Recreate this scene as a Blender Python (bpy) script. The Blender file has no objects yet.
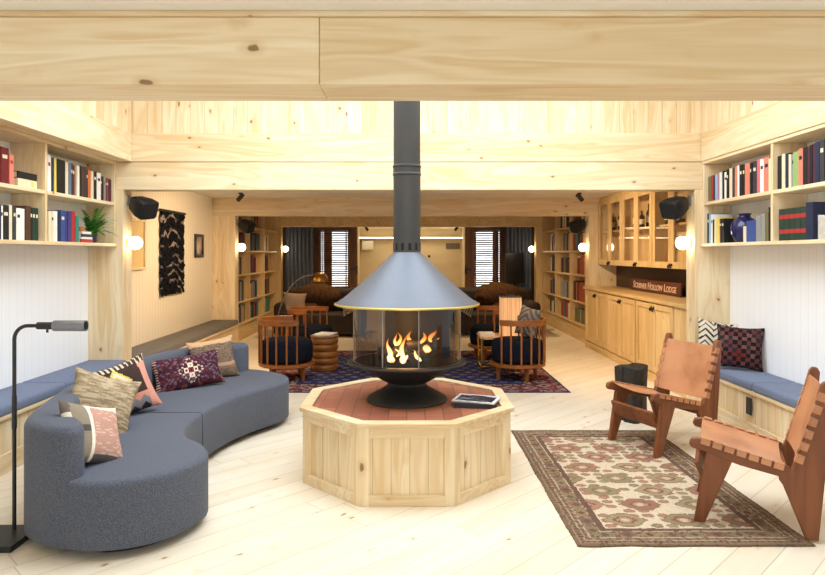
import bpy, bmesh, math, random
from mathutils import Vector, Matrix, noise as mnoise
SC = bpy.context.scene
COL = SC.collection
PI = math.pi
rng = random.Random(7)
WM = {}

# ------------------------------------------------------------------ colours and node helpers
def lin(h):
    h = h.lstrip('#')
    out = []
    for i in (0, 2, 4):
        c = int(h[i:i + 2], 16) / 255
        out.append(c / 12.92 if c <= .04045 else ((c + .055) / 1.055) ** 2.4)
    return (out[0], out[1], out[2], 1.0)

class NT:
    def __init__(s, name):
        s.m = bpy.data.materials.new(name); s.m.use_nodes = True
        s.t = s.m.node_tree; s.t.nodes.clear()
        s.out = s.t.nodes.new('ShaderNodeOutputMaterial')
    def n(s, typ, ins=None, **props):
        nd = s.t.nodes.new('ShaderNode' + typ)
        for k, v in props.items(): setattr(nd, k, v)
        for k, v in (ins or {}).items(): s.put(nd.inputs[k], v)
        return nd
    def put(s, sock, v):
        if isinstance(v, bpy.types.NodeSocket): s.t.links.new(v, sock)
        else: sock.default_value = v
    def math(s, op, a, b=0.0, c=None, clamp=False):
        nd = s.t.nodes.new('ShaderNodeMath'); nd.operation = op; nd.use_clamp = clamp
        s.put(nd.inputs[0], a); s.put(nd.inputs[1], b)
        if c is not None: s.put(nd.inputs[2], c)
        return nd.outputs[0]
    def mix(s, f, a, b, blend='MIX'):
        nd = s.t.nodes.new('ShaderNodeMix'); nd.data_type = 'RGBA'; nd.blend_type = blend
        s.put(nd.inputs[0], f); s.put(nd.inputs[6], a); s.put(nd.inputs[7], b)
        return nd.outputs[2]
    def sstep(s, v, lo, hi):
        nd = s.t.nodes.new('ShaderNodeMapRange'); nd.interpolation_type = 'SMOOTHSTEP'
        s.put(nd.inputs[0], v); s.put(nd.inputs[1], lo); s.put(nd.inputs[2], hi)
        return nd.outputs[0]
    def maprange(s, v, a, b, c, d):
        nd = s.t.nodes.new('ShaderNodeMapRange')
        for i, x in enumerate((v, a, b, c, d)): s.put(nd.inputs[i], x)
        return nd.outputs[0]
    def vmul(s, v, sc):
        nd = s.t.nodes.new('ShaderNodeVectorMath'); nd.operation = 'MULTIPLY'
        s.put(nd.inputs[0], v); s.put(nd.inputs[1], sc); return nd.outputs[0]
    def vadd(s, v, w):
        nd = s.t.nodes.new('ShaderNodeVectorMath'); nd.operation = 'ADD'
        s.put(nd.inputs[0], v); s.put(nd.inputs[1], w); return nd.outputs[0]
    def bsdf(s, col, rough=.5, metal=0.0, bump=None, bstr=.3, bdist=.004, spec=.5, **kw):
        p = s.n('BsdfPrincipled')
        s.put(p.inputs['Base Color'], col); s.put(p.inputs['Roughness'], rough); s.put(p.inputs['Metallic'], metal)
        s.put(p.inputs['Specular IOR Level'], spec)
        for k, v in kw.items(): s.put(p.inputs[k.replace('_', ' ')], v)
        if bump is not None:
            b = s.n('Bump', {'Height': bump, 'Strength': bstr, 'Distance': bdist})
            s.put(p.inputs['Normal'], b.outputs[0])
        s.t.links.new(p.outputs[0], s.out.inputs[0])
        return s.m

def pine(name, g, light, mid, knot='#7a4a22', plank=None, width=.14, rot=0.0, gapw=.003, gapc='#6b4a28', rough=.5, joint=None, knots=1.0, tonev=.12, gapf=.8, off=0.0, grain=.42, kd=1.2):
    """knotty board wood; g = grain axis 0/1/2, plank = axis across the boards"""
    s = NT(name)
    tc = s.n('TexCoord').outputs['Object']
    if rot:
        tc = s.n('VectorRotate', {'Vector': tc, 'Angle': rot}, rotation_type='Z_AXIS').outputs[0]
    rnd = s.n('ObjectInfo').outputs['Random']
    gap = None
    if plank is not None:
        sep = s.n('SeparateXYZ', {0: tc})
        q = s.math('DIVIDE', s.math('ADD', sep.outputs[plank], off + 40.0), width)
        idx = s.math('FLOOR', q)
        fr = s.math('SUBTRACT', q, idx)
        edge = s.math('MULTIPLY', s.math('MINIMUM', fr, s.math('SUBTRACT', 1.0, fr)), width)
        gap = s.math('SUBTRACT', 1.0, s.sstep(edge, gapw * .3, gapw))
        wn = s.n('TexWhiteNoise', {'W': idx}, noise_dimensions='1D').outputs['Value']
        if joint:
            q2 = s.math('DIVIDE', s.math('ADD', sep.outputs[g], s.math('ADD', 50.0, s.math('MULTIPLY', wn, joint))), joint)
            i2 = s.math('FLOOR', q2); f2 = s.math('SUBTRACT', q2, i2)
            e2 = s.math('MULTIPLY', s.math('MINIMUM', f2, s.math('SUBTRACT', 1.0, f2)), joint)
            gap = s.math('MAXIMUM', gap, s.math('SUBTRACT', 1.0, s.sstep(e2, gapw * .3, gapw)))
            wn = s.n('TexWhiteNoise', {'W': s.math('ADD', idx, s.math('MULTIPLY', i2, 17.3))}, noise_dimensions='1D').outputs['Value']
        rnd = s.math('FRACT', s.math('ADD', wn, rnd))
    offv = s.n('CombineXYZ', {0: s.math('MULTIPLY', rnd, 13.1), 1: s.math('MULTIPLY', rnd, 7.7), 2: s.math('MULTIPLY', rnd, 23.3)}).outputs[0]
    v = s.vadd(tc, offv)
    sc = lambda a, b: tuple(a if i == g else b for i in range(3))
    n1 = s.n('TexNoise', {'Vector': s.vmul(v, sc(.7, 7.0)), 'Scale': 1.0, 'Detail': 2.0, 'Distortion': .6}).outputs[0]
    ring = s.math('MULTIPLY_ADD', s.math('SINE', s.math('MULTIPLY', n1, 42.0)), .5, .5)
    fine = s.n('TexNoise', {'Vector': s.vmul(v, sc(3.0, 110.0)), 'Scale': 1.0, 'Detail': 2.0}).outputs[0]
    f = s.math('ADD', s.math('MULTIPLY', ring, grain), s.math('MULTIPLY', s.sstep(n1, .35, .7), .45))
    f = s.math('ADD', f, s.math('MULTIPLY', s.math('SUBTRACT', fine, .5), .35), clamp=True)
    c = s.mix(f, lin(light), lin(mid))
    c = s.mix(1.0, c, s.n('CombineColor', {0: s.maprange(rnd, 0, 1, 1 - tonev, 1), 1: s.maprange(rnd, 0, 1, 1 - tonev * 1.25, 1), 2: s.maprange(rnd, 0, 1, 1 - tonev * 1.7, 1)}).outputs[0], 'MULTIPLY')
    if knots:
        wob = s.n('TexNoise', {'Vector': s.vmul(v, (14, 14, 14)), 'Scale': 1.0}).outputs[1]
        kv = s.vadd(s.vmul(v, sc(3.0 * kd, 5.6 * kd)), s.vmul(wob, (.22, .22, .22)))
        d = s.n('TexVoronoi', {'Vector': kv, 'Scale': 1.0, 'Randomness': .95}).outputs[0]
        halo = s.math('SUBTRACT', 1.0, s.sstep(d, .08 * knots, .26 * knots))
        core = s.math('SUBTRACT', 1.0, s.sstep(d, .055 * knots, .10 * knots))
        c = s.mix(s.math('MULTIPLY', halo, .45), c, s.mix(1.0, lin(mid), (.86, .78, .66, 1), 'MULTIPLY'))
        c = s.mix(s.math('MULTIPLY', core, .8), c, lin(knot))
    h = s.math('MULTIPLY', fine, .08)
    if gap is not None:
        c = s.mix(s.math('MULTIPLY', gap, gapf), c, lin(gapc))
        h = s.math('SUBTRACT', h, gap)
    return s.bsdf(c, rough, bump=h, bstr=.25, bdist=.003, spec=.35)

def bead(name, axis, col, dark, width=.075, gk=.6):
    """painted tongue and groove boarding with a V groove every `width`"""
    s = NT(name)
    tc = s.n('TexCoord').outputs['Object']
    sep = s.n('SeparateXYZ', {0: tc})
    q = s.math('DIVIDE', s.math('ADD', sep.outputs[axis], 40.0), width)
    fr = s.math('FRACT', q)
    edge = s.math('MULTIPLY', s.math('MINIMUM', fr, s.math('SUBTRACT', 1.0, fr)), width)
    gv = s.math('SUBTRACT', 1.0, s.sstep(edge, .001, .005))
    c = s.mix(s.math('MULTIPLY', gv, gk), lin(col), lin(dark))
    return s.bsdf(c, .55, bump=s.math('SUBTRACT', 0.0, gv), bstr=.15, bdist=.003, spec=.3)

def plain(name, col, rough=.5, metal=0.0, var=.0, scale=30.0, bump=0.0, spec=.5, **kw):
    s = NT(name)
    tc = s.n('TexCoord').outputs['Object']
    nz = s.n('TexNoise', {'Vector': tc, 'Scale': scale, 'Detail': 3.0}).outputs[0]
    c = lin(col)
    if var:
        c = s.mix(1.0, lin(col), s.n('CombineColor', {i: s.maprange(nz, .3, .7, 1 - var, 1 + var) for i in range(3)}).outputs[0], 'MULTIPLY')
    return s.bsdf(c, rough, metal, bump=nz if bump else None, bstr=bump, bdist=.003, spec=spec, **kw)

def fabric(name, a, b, scale=420.0, bump=.25, rough=.95, sheen=.08):
    s = NT(name)
    tc = s.n('TexCoord').outputs['Object']
    n1 = s.n('TexNoise', {'Vector': s.vmul(tc, (1, 1, .35)), 'Scale': scale, 'Detail': 1.0}).outputs[0]
    n2 = s.n('TexNoise', {'Vector': s.vmul(tc, (.4, .4, 1.0)), 'Scale': scale, 'Detail': 1.0}).outputs[0]
    f = s.sstep(s.math('MULTIPLY', s.math('ADD', n1, n2), .5), .40, .60)
    return s.bsdf(s.mix(f, lin(a), lin(b)), rough, bump=f, bstr=bump, bdist=.0015, spec=.1, Sheen_Weight=sheen, Sheen_Roughness=.5)

def attr_cloth(name, rough=.95, scale=300.0, bump=.3):
    s = NT(name)
    a = s.n('Attribute', attribute_name='Col').outputs['Color']
    tc = s.n('TexCoord').outputs['Object']
    nz = s.n('TexNoise', {'Vector': tc, 'Scale': scale, 'Detail': 2.0}).outputs[0]
    c = s.mix(1.0, a, s.n('CombineColor', {i: s.maprange(nz, .3, .7, .78, 1.15) for i in range(3)}).outputs[0], 'MULTIPLY')
    return s.bsdf(c, rough, bump=nz, bstr=bump, bdist=.003, spec=.1)

def objcolor(name, rough=.6):
    s = NT(name)
    oi = s.n('ObjectInfo').outputs['Color']
    tc = s.n('TexCoord').outputs['Object']
    nz = s.n('TexNoise', {'Vector': tc, 'Scale': 6.0, 'Detail': 3.0}).outputs[0]
    c = s.mix(1.0, oi, s.n('CombineColor', {i: s.maprange(nz, .3, .7, .9, 1.06) for i in range(3)}).outputs[0], 'MULTIPLY')
    return s.bsdf(c, rough, spec=.35)

def emit(name, col, strength):
    s = NT(name)
    e = s.n('Emission', {'Color': lin(col), 'Strength': strength})
    s.t.links.new(e.outputs[0], s.out.inputs[0]); return s.m

def pane_mat(name, tint='#ffffff', ior=1.45, gloss=1.0):
    """thin clear glass: see-through with a fresnel reflection"""
    s = NT(name)
    t = s.n('BsdfTransparent', {'Color': lin(tint)})
    g = s.n('BsdfGlossy', {'Color': (1, 1, 1, 1), 'Roughness': .02})
    fr = s.n('Fresnel', {'IOR': ior}).outputs[0]
    bf = s.n('NewGeometry').outputs['Backfacing']
    fr = s.math('MULTIPLY', fr, s.math('SUBTRACT', 1.0, bf))   # reflect at the outer face only
    m = s.n('MixShader', {0: s.math('MULTIPLY', fr, gloss), 1: t.outputs[0], 2: g.outputs[0]})
    s.t.links.new(m.outputs[0], s.out.inputs[0]); return s.m

# ------------------------------------------------------------------ mesh builder
class MB:
    def __init__(s): s.bm = bmesh.new(); s.cols = None
    def _add(s, verts, faces, mi=0, M=None):
        vs = [s.bm.verts.new(M @ Vector(v) if M is not None else Vector(v)) for v in verts]
        for f in faces:
            try:
                fc = s.bm.faces.new([vs[i] for i in f]); fc.material_index = mi
            except ValueError: pass
        return vs
    def box(s, x0, x1, y0, y1, z0, z1, M=None, mi=0):
        v = [(x0, y0, z0), (x1, y0, z0), (x1, y1, z0), (x0, y1, z0), (x0, y0, z1), (x1, y0, z1), (x1, y1, z1), (x0, y1, z1)]
        s._add(v, [(0, 3, 2, 1), (4, 5, 6, 7), (0, 1, 5, 4), (1, 2, 6, 5), (2, 3, 7, 6), (3, 0, 4, 7)], mi, M); return s
    def prism(s, pts, t0, t1, plane='xy', M=None, mi=0):
        f = {'xy': lambda a, b, t: (a, b, t), 'xz': lambda a, b, t: (a, t, b), 'yz': lambda a, b, t: (t, a, b)}[plane]
        n = len(pts)
        v = [f(a, b, t0) for a, b in pts] + [f(a, b, t1) for a, b in pts]
        fs = [tuple(range(n - 1, -1, -1)), tuple(range(n, 2 * n))] + [(i, (i + 1) % n, n + (i + 1) % n, n + i) for i in range(n)]
        s._add(v, fs, mi, M); return s
    def lathe(s, prof, n=32, c=(0, 0, 0), M=None, mi=0, a0=0.0, a1=None, caps=True):
        full = a1 is None
        k = n if full else n + 1
        span = 2 * PI if full else a1 - a0
        v = []
        for r, z in prof:
            for i in range(k):
                a = a0 + span * i / n
                v.append((c[0] + r * math.cos(a), c[1] + r * math.sin(a), c[2] + z))
        fs = []
        for j in range(len(prof) - 1):
            for i in range(n):
                i2 = (i + 1) % k
                fs.append((j * k + i, j * k + i2, (j + 1) * k + i2, (j + 1) * k + i))
        if full and caps:
            if prof[0][0] > 1e-6: fs.append(tuple(range(k - 1, -1, -1)))
            if prof[-1][0] > 1e-6: fs.append(tuple((len(prof) - 1) * k + i for i in range(k)))
        s._add(v, fs, mi, M); return s
    def tube(s, pts, r, n=10, mi=0, M=None, cap=True):
        pts = [Vector(p) for p in pts]; L = len(pts)
        rs = r if isinstance(r, (list, tuple)) else [r] * L
        up = None; v = []
        for i, p in enumerate(pts):
            d = (pts[min(i + 1, L - 1)] - pts[max(i - 1, 0)]).normalized()
            if up is None:
                up = Vector((0, 0, 1)) if abs(d.z) < .9 else Vector((1, 0, 0))
            a = d.cross(up).normalized(); b = a.cross(d).normalized(); up = b
            for k in range(n):
                t = 2 * PI * k / n
                v.append(p + (a * math.cos(t) + b * math.sin(t)) * rs[i])
        fs = [(i * n + k, i * n + (k + 1) % n, (i + 1) * n + (k + 1) % n, (i + 1) * n + k) for i in range(L - 1) for k in range(n)]
        if cap: fs += [tuple(range(n - 1, -1, -1)), tuple((L - 1) * n + k for k in range(n))]
        s._add(v, fs, mi, M); return s
    def sphere(s, c, r, n=20, m=12, M=None, mi=0, sq=(1, 1, 1)):
        v = [(c[0], c[1], c[2] - r * sq[2])]
        for j in range(1, m):
            t = -PI / 2 + PI * j / m
            for i in range(n):
                a = 2 * PI * i / n
                v.append((c[0] + r * sq[0] * math.cos(t) * math.cos(a), c[1] + r * sq[1] * math.cos(t) * math.sin(a), c[2] + r * sq[2] * math.sin(t)))
        v.append((c[0], c[1], c[2] + r * sq[2]))
        fs = [(0, 1 + (i + 1) % n, 1 + i) for i in range(n)]
        for j in range(m - 2):
            for i in range(n):
                fs.append((1 + j * n + i, 1 + j * n + (i + 1) % n, 1 + (j + 1) * n + (i + 1) % n, 1 + (j + 1) * n + i))
        e = len(v) - 1; b = 1 + (m - 2) * n
        fs += [(b + i, b + (i + 1) % n, e) for i in range(n)]
        s._add(v, fs, mi, M); return s
    def grid(s, fn, nu, nv, mi=0, M=None, wrap=False):
        v = [fn(i / nu, j / nv) for j in range(nv + 1) for i in range(nu + 1)]
        w = nu + 1
        fs = [(j * w + i, j * w + i + 1, (j + 1) * w + i + 1, (j + 1) * w + i) for j in range(nv) for i in range(nu)]
        s._add(v, fs, mi, M); return s
    def solid(s, t):
        bmesh.ops.recalc_face_normals(s.bm, faces=s.bm.faces[:]); s.bm.normal_update()
        bmesh.ops.solidify(s.bm, geom=s.bm.faces[:], thickness=t); return s
    def rounded(s, poly, z0, z1, r=.03, r0=.01, steps=4):
        """closed outline extruded upward with rounded top and bottom rims"""
        n = len(poly); P = [Vector((p[0], p[1], 0)) for p in poly]
        area = sum(P[i].x * P[(i + 1) % n].y - P[(i + 1) % n].x * P[i].y for i in range(n))
        sg = 1 if area > 0 else -1
        N = []
        for i in range(n):
            d = (P[(i + 1) % n] - P[i - 1]).normalized()
            N.append(Vector((-d.y, d.x, 0)) * sg)
        rows = []
        for k in range(3):
            t = k / 2 * PI / 2; rows.append((r0 * (1 - math.sin(t)), z0 + r0 * (1 - math.cos(t))))
        rows.append((0, (z0 + z1) / 2))
        for k in range(steps + 1):
            t = k / steps * PI / 2; rows.append((r * (1 - math.cos(t)), z1 - r + r * math.sin(t)))
        v = [P[i] + N[i] * o + Vector((0, 0, z)) for o, z in rows for i in range(n)]
        m = len(rows)
        fs = [(j * n + i, j * n + (i + 1) % n, (j + 1) * n + (i + 1) % n, (j + 1) * n + i) for j in range(m - 1) for i in range(n)]
        fs += [tuple(range(n - 1, -1, -1)), tuple((m - 1) * n + i for i in range(n))]
        s._add(v, fs); return s
    def ring(s, x0, x1, y0, y1, z0, z1, fw):
        o = [(y0, z0), (y1, z0), (y1, z1), (y0, z1)]; i = [(y0 + fw, z0 + fw), (y1 - fw, z0 + fw), (y1 - fw, z1 - fw), (y0 + fw, z1 - fw)]
        v = [(x, a, b) for x in (x0, x1) for r in (o, i) for a, b in r]
        f = []
        for k in range(4):
            q = (k + 1) % 4
            f += [(k, q, 4 + q, 4 + k), (8 + k, 8 + q, 12 + q, 12 + k), (k, q, 8 + q, 8 + k), (4 + k, 4 + q, 12 + q, 12 + k)]
        s._add(v, f); return s
    def build(s, name, mats, parent=None, local=False, bevel=0.0, seg=2, ang=35, colfn=None, keep=False, subsurf=0):
        me = bpy.data.meshes.new(name)
        bmesh.ops.recalc_face_normals(s.bm, faces=s.bm.faces[:])
        loc = Vector((0, 0, 0))
        if parent is not None:
            if not local: s.bm.transform(WM[parent.name].inverted())
        elif not keep:
            xs = [v.co for v in s.bm.verts]
            lo = Vector([min(c[i] for c in xs) for i in range(3)]); hi = Vector([max(c[i] for c in xs) for i in range(3)])
            loc = Vector(((lo.x + hi.x) / 2, (lo.y + hi.y) / 2, lo.z))
            s.bm.transform(Matrix.Translation(-loc))
        for f in s.bm.faces: f.smooth = True
        s.bm.to_mesh(me); s.bm.free()
        me.set_sharp_from_angle(angle=math.radians(ang))
        for m in (mats if isinstance(mats, (list, tuple)) else [mats]): me.materials.append(m)
        if colfn:
            at = me.color_attributes.new('Col', 'FLOAT_COLOR', 'CORNER')
            for p in me.polygons:
                c = lin(colfn(p.center, p.normal))
                for li in p.loop_indices: at.data[li].color = c
        o = bpy.data.objects.new(name, me); COL.objects.link(o)
        o.location = loc
        if parent is not None:
            o.parent = parent; WM[o.name] = WM[parent.name].copy()
        else: WM[o.name] = Matrix.Translation(loc)
        if bevel:
            b = o.modifiers.new('edge', 'BEVEL'); b.width = bevel; b.segments = seg; b.limit_method = 'ANGLE'; b.angle_limit = math.radians(40)
        if subsurf:
            b = o.modifiers.new('sub', 'SUBSURF'); b.levels = subsurf; b.render_levels = subsurf
        return o

def thing(name, label, cat, loc=(0, 0, 0), rz=0.0, group=None):
    o = bpy.data.objects.new(name, None); COL.objects.link(o); o.empty_display_size = .1
    o.location = loc; o.rotation_euler = (0, 0, rz)
    WM[o.name] = Matrix.Translation(loc) @ Matrix.Rotation(rz, 4, 'Z')
    return tag(o, label, cat, group)
def tag(o, label, cat, group=None, kind=None):
    o['label'] = label; o['category'] = cat
    if group: o['group'] = group
    if kind: o['kind'] = kind
    return o
def struct(mb, name, mat, bevel=0.0, parent=None, **kw):
    o = mb.build(name, mat, parent, bevel=bevel, keep=True, **kw)
    o['kind'] = 'structure'
    return o
def sbox(name, mat, x0, x1, y0, y1, z0, z1, bevel=0.0):
    return struct(MB().box(x0, x1, y0, y1, z0, z1), name, mat, bevel)
def dup(o, loc, rz, label, parent=None):
    c = o.copy(); COL.objects.link(c)
    if parent is None:
        c.location = loc; c.rotation_euler = (0, 0, rz); c['label'] = label
        WM[c.name] = Matrix.Translation(loc) @ Matrix.Rotation(rz, 4, 'Z')
    else: c.parent = parent
    for ch in list(o.children): dup(ch, None, None, None, c)
    return c
def crom(pts, n=8, closed=True):
    out = []; L = len(pts)
    rngi = range(L) if closed else range(L - 1)
    for i in rngi:
        g = lambda k: Vector(pts[k % L]) if closed else Vector(pts[max(0, min(L - 1, k))])
        p0, p1, p2, p3 = g(i - 1), g(i), g(i + 1), g(i + 2)
        for k in range(n):
            t = k / n
            out.append(.5 * ((2 * p1) + (p2 - p0) * t + (2 * p0 - 5 * p1 + 4 * p2 - p3) * t * t + (3 * p1 - p0 - 3 * p2 + p3) * t ** 3))
    if not closed: out.append(Vector(pts[-1]))
    return out
ORD = ['first', 'second', 'third', 'fourth', 'fifth', 'sixth', 'seventh', 'eighth', 'ninth', 'tenth', 'eleventh', 'twelfth', 'thirteenth', 'fourteenth', 'fifteenth', 'sixteenth', 'seventeenth', 'eighteenth', 'nineteenth', 'twentieth', 'twenty-first', 'twenty-second', 'twenty-third', 'twenty-fourth', 'twenty-fifth', 'twenty-sixth', 'twenty-seventh', 'twenty-eighth', 'twenty-ninth', 'thirtieth']

# ------------------------------------------------------------------ materials
PL, PM = '#eedebf', '#dabb8a'
M = {}
for ax, nm in enumerate('xyz'):
    M['pine_' + nm] = pine('pine_' + nm, ax, PL, PM)
    M['pine_soft_' + nm] = pine('pine_soft_' + nm, ax, PL, PM, knots=.75)
M['floor'] = pine('floor_boards', 0, '#e9dfce', '#ddceb2', plank=1, width=.165, rot=-PI / 4, joint=3.1, gapw=.004, gapc='#9a8466', knots=.8, tonev=.06, rough=.38, gapf=.5, grain=.16, kd=1.35)
M['lantern_x'] = pine('upright_boards_x', 2, '#efe0c2', '#dcbe8e', plank=0, width=.135, gapw=.003, tonev=.13, knots=1.0, gapf=.5, kd=1.4)
M['lantern_y'] = pine('upright_boards_y', 2, '#efe0c2', '#dcbe8e', plank=1, width=.135, gapw=.003, tonev=.13, knots=1.0, gapf=.5, kd=1.4)
M['panel_x'] = pine('panel_boards', 2, PL, PM, plank=0, width=.107, gapw=.0025, tonev=.10, knots=1.1, gapf=.5)
M['bench_y'] = pine('bench_boards', 2, PL, PM, plank=1, width=.09, gapw=.0025, tonev=.10, knots=.7, gapf=.5)
M['cab_z'] = pine('cabinet_wood_z', 2, '#e0c695', '#c9a46c', knots=.5)
M['cab_y'] = pine('cabinet_wood_y', 1, '#e0c695', '#c9a46c', knots=.5)
M['white_y'] = bead('white_boarding', 1, '#f3f6fb', '#d2d5d8', .095, .35)
M['cream_y'] = bead('cream_boarding', 1, '#e9e0cf', '#b7a88c', .09)
M['plaster'] = plain('white_plaster', '#e6e2da', .8, var=.02, scale=3)
M['cream'] = plain('cream_paint', '#d8c8a8', .8, var=.02, scale=3)
M['sofa'] = fabric('grey_blue_tweed', '#42464f', '#666b7a', 520.0, .12)
M['seat_blue'] = fabric('blue_bench_cloth', '#616b84', '#78839b', 500.0, .12)
M['seat_grey'] = fabric('grey_bench_cloth', '#585450', '#77726c', 330.0)
M['navy'] = fabric('navy_cloth', '#0b0e17', '#171b27', 360.0, .2, .95, .0)
M['black'] = plain('black_metal', '#1b1b1d', .45, var=.1, spec=.5)
M['blackmat'] = plain('matt_black', '#0c0c0d', .85)
M['spk'] = plain('speaker_black', '#0f1013', .5, var=.1)
M['hood'] = plain('flue_paint_skylit', '#565b66', .45, .25, var=.05, scale=4, spec=.5)  # flue paint lightened and blued: skylight on the slope put into the colour
M['flue'] = plain('flue_paint', '#3b3b3c', .5, .2, var=.05, scale=4)
M['backplate'] = plain('amber_tinted_plate', '#140d09', .5, .0, var=.3, scale=9)  # amber reflection of the fire put into the plate's dark brown colour
M['iron'] = plain('cast_iron', '#1d1c1c', .6, .0, var=.15, scale=60, bump=.1)
M['brass'] = plain('brass', '#d6bd62', .35, .85)
M['gold'] = plain('old_gold', '#b58a4a', .25, 1.0)
M['steel'] = plain('steel', '#9a9ca2', .3, .9, var=.08)
M['lampsteel'] = plain('lamp_gunmetal', '#858b98', .35, .7, var=.1, scale=12)
M['pane'] = pane_mat('clear_pane')
M['fireglass'] = pane_mat('fire_glass', '#c4beb6', 1.5, 1.0)
M['globe'] = emit('lit_globe', '#ffe9c4', 9.0)
M['cove'] = emit('cove_strip', '#ffe6b8', 4.0)
M['walnut'] = pine('oiled_walnut', 0, '#865030', '#62361d', knots=0, tonev=.1, rough=.4)
M['walnut_z'] = pine('oiled_walnut_z', 2, '#865030', '#62361d', knots=0, tonev=.1, rough=.4)
M['cherry'] = pine('cherry_wood', 2, '#945826', '#6d3a15', knots=0, tonev=.1, rough=.35)
M['cherry_x'] = pine('cherry_wood_x', 0, '#945826', '#6d3a15', knots=0, tonev=.1, rough=.35)
M['oakdrum'] = pine('amber_wood', 0, '#9c642c', '#6f3f17', knots=0, tonev=.1, rough=.3)
M['brown'] = pine('brown_stained_wood', 2, '#845c40', '#634229', knots=0, tonev=.1)
M['brown_x'] = pine('brown_stained_wood_x', 0, '#845c40', '#634229', knots=0, tonev=.1)
M['darkback'] = plain('dark_backsplash', '#371a12', .5, var=.1, scale=8)
M['veneer'] = pine('pale_veneer', 2, '#e3b483', '#d29c68', knots=0, plank=0, width=.05, tonev=.08, gapf=.6)
def lit_veneer():
    m = M['veneer']; p = [n for n in m.node_tree.nodes if n.type == 'BSDF_PRINCIPLED'][0]
    q = m.copy(); q.name = 'lit_veneer'; p = [n for n in q.node_tree.nodes if n.type == 'BSDF_PRINCIPLED'][0]
    q.node_tree.links.new(p.inputs['Base Color'].links[0].from_socket, p.inputs['Emission Color']); p.inputs['Emission Strength'].default_value = .35
    return q
M['veneer_lit'] = lit_veneer()
def leather():
    s = NT('tan_leather')
    tc = s.n('TexCoord').outputs['Object']
    n1 = s.n('TexNoise', {'Vector': tc, 'Scale': 4.5, 'Detail': 4.0}).outputs[0]
    n2 = s.n('TexNoise', {'Vector': tc, 'Scale': 90.0, 'Detail': 2.0}).outputs[0]
    c = s.mix(s.sstep(n1, .35, .68), lin('#bb8159'), lin('#9d643e'))
    c = s.mix(s.math('MULTIPLY', n2, .2), c, lin('#e0b491'))
    return s.bsdf(c, .42, bump=n2, bstr=.12, bdist=.001, spec=.45)
M['leather'] = leather()
M['fur'] = plain('brown_fur', '#4a3320', .95, var=.5, scale=28, bump=.9, spec=.1)
M['hide'] = plain('dark_hide', '#2a1d14', .8, var=.3, scale=14, bump=.3)
M['tancush'] = plain('taupe_cloth', '#85705e', .95, var=.15, scale=60)
M['rug'] = attr_cloth('rug_wool', scale=260)
M['cloth'] = attr_cloth('woven_cushion', scale=240)
M['yarn'] = attr_cloth('shaggy_yarn', scale=120, bump=.9)
M['char'] = plain('charred_wood', '#221c18', .6, var=.75, scale=22, bump=.8)
M['curtain'] = fabric('slate_curtain', '#5a6270', '#747d8c', 200.0)
M['bookcloth'] = objcolor('book_cover')
M['page'] = plain('paper', '#e6dcc4', .8, var=.05, scale=80)
M['white'] = plain('white_card', '#ecebe8', .5)
M['redband'] = plain('red_band', '#a52a2a', .6)
M['photo'] = attr_cloth('printed_cover', rough=.35, scale=20, bump=0.05)
M['cobalt'] = plain('cobalt_glaze', '#1d2150', .18, var=.15, scale=5)
M['leaf'] = plain('fern_green', '#3d7a28', .5, var=.35, scale=25, spec=.3)
M['pot'] = plain('slate_pot', '#2a333c', .45)
M['signwood'] = pine('sign_board', 1, '#5c3226', '#43211a', knots=0, tonev=.1)
M['signtext'] = plain('cream_paint_letters', '#d9b9a2', .6)
M['bottle'] = plain('dark_bottle', '#2a1b10', .15, var=.4, scale=5)
M['amber'] = plain('amber_bottle', '#8a5a22', .15, var=.3, scale=5)
M['label'] = plain('paper_label', '#d8cdb4', .7)
M['pullblack'] = plain('iron_pull', '#17120e', .5, .4)
M['screen'] = plain('dark_screen', '#08090b', .15)
M['plasticw'] = plain('white_plastic', '#e2ddd0', .5)
def bricks():
    s = NT('terracotta_bricks')
    tc = s.n('TexCoord').outputs['Object']
    v = s.n('VectorRotate', {'Vector': tc, 'Angle': PI / 2}, rotation_type='Z_AXIS').outputs[0]
    b = s.n('TexBrick', {'Vector': v, 'Color1': lin('#aa6a4c'), 'Color2': lin('#8f5038'), 'Mortar': lin('#6a463a'), 'Scale': 1.0, 'Mortar Size': .004, 'Brick Width': .23, 'Row Height': .112, 'Bias': 0.0})
    nz = s.n('TexNoise', {'Vector': tc, 'Scale': 14.0, 'Detail': 4.0}).outputs[0]
    c = s.mix(s.math('MULTIPLY', nz, .3), b.outputs[0], lin('#b97a66'))
    return s.bsdf(c, .6, bump=s.math('SUBTRACT', s.math('MULTIPLY', nz, .15), b.outputs[1]), bstr=.4, bdist=.004)
M['brick'] = bricks()
def flame_mat():
    s = NT('flame')
    tc = s.n('TexCoord').outputs['Generated']
    z = s.n('SeparateXYZ', {0: tc}).outputs[2]
    c = s.mix(s.sstep(z, .25, .8), lin('#ffe39a'), lin('#ff8a1e'))
    st = s.maprange(z, 0, 1, 4.0, 1.3)
    e = s.n('Emission', {'Color': c, 'Strength': st})
    t = s.n('BsdfTransparent')
    lw = s.n('LayerWeight', {'Blend': .5}).outputs['Facing']
    c2 = s.mix(s.sstep(lw, .1, .6), c, lin('#ff7a14')); s.put(e.inputs['Color'], c2)
    edge = s.math('MAXIMUM', s.sstep(lw, .12, .75), s.sstep(z, .55, 1.0))
    m = s.n('MixShader', {0: s.math('MULTIPLY_ADD', edge, .85, .15, clamp=True), 1: e.outputs[0], 2: t.outputs[0]})
    s.t.links.new(m.outputs[0], s.out.inputs[0]); return s.m
M['flame'] = flame_mat()
M['ember'] = emit('glowing_ember', '#ff7a1c', 2.2)
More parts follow.
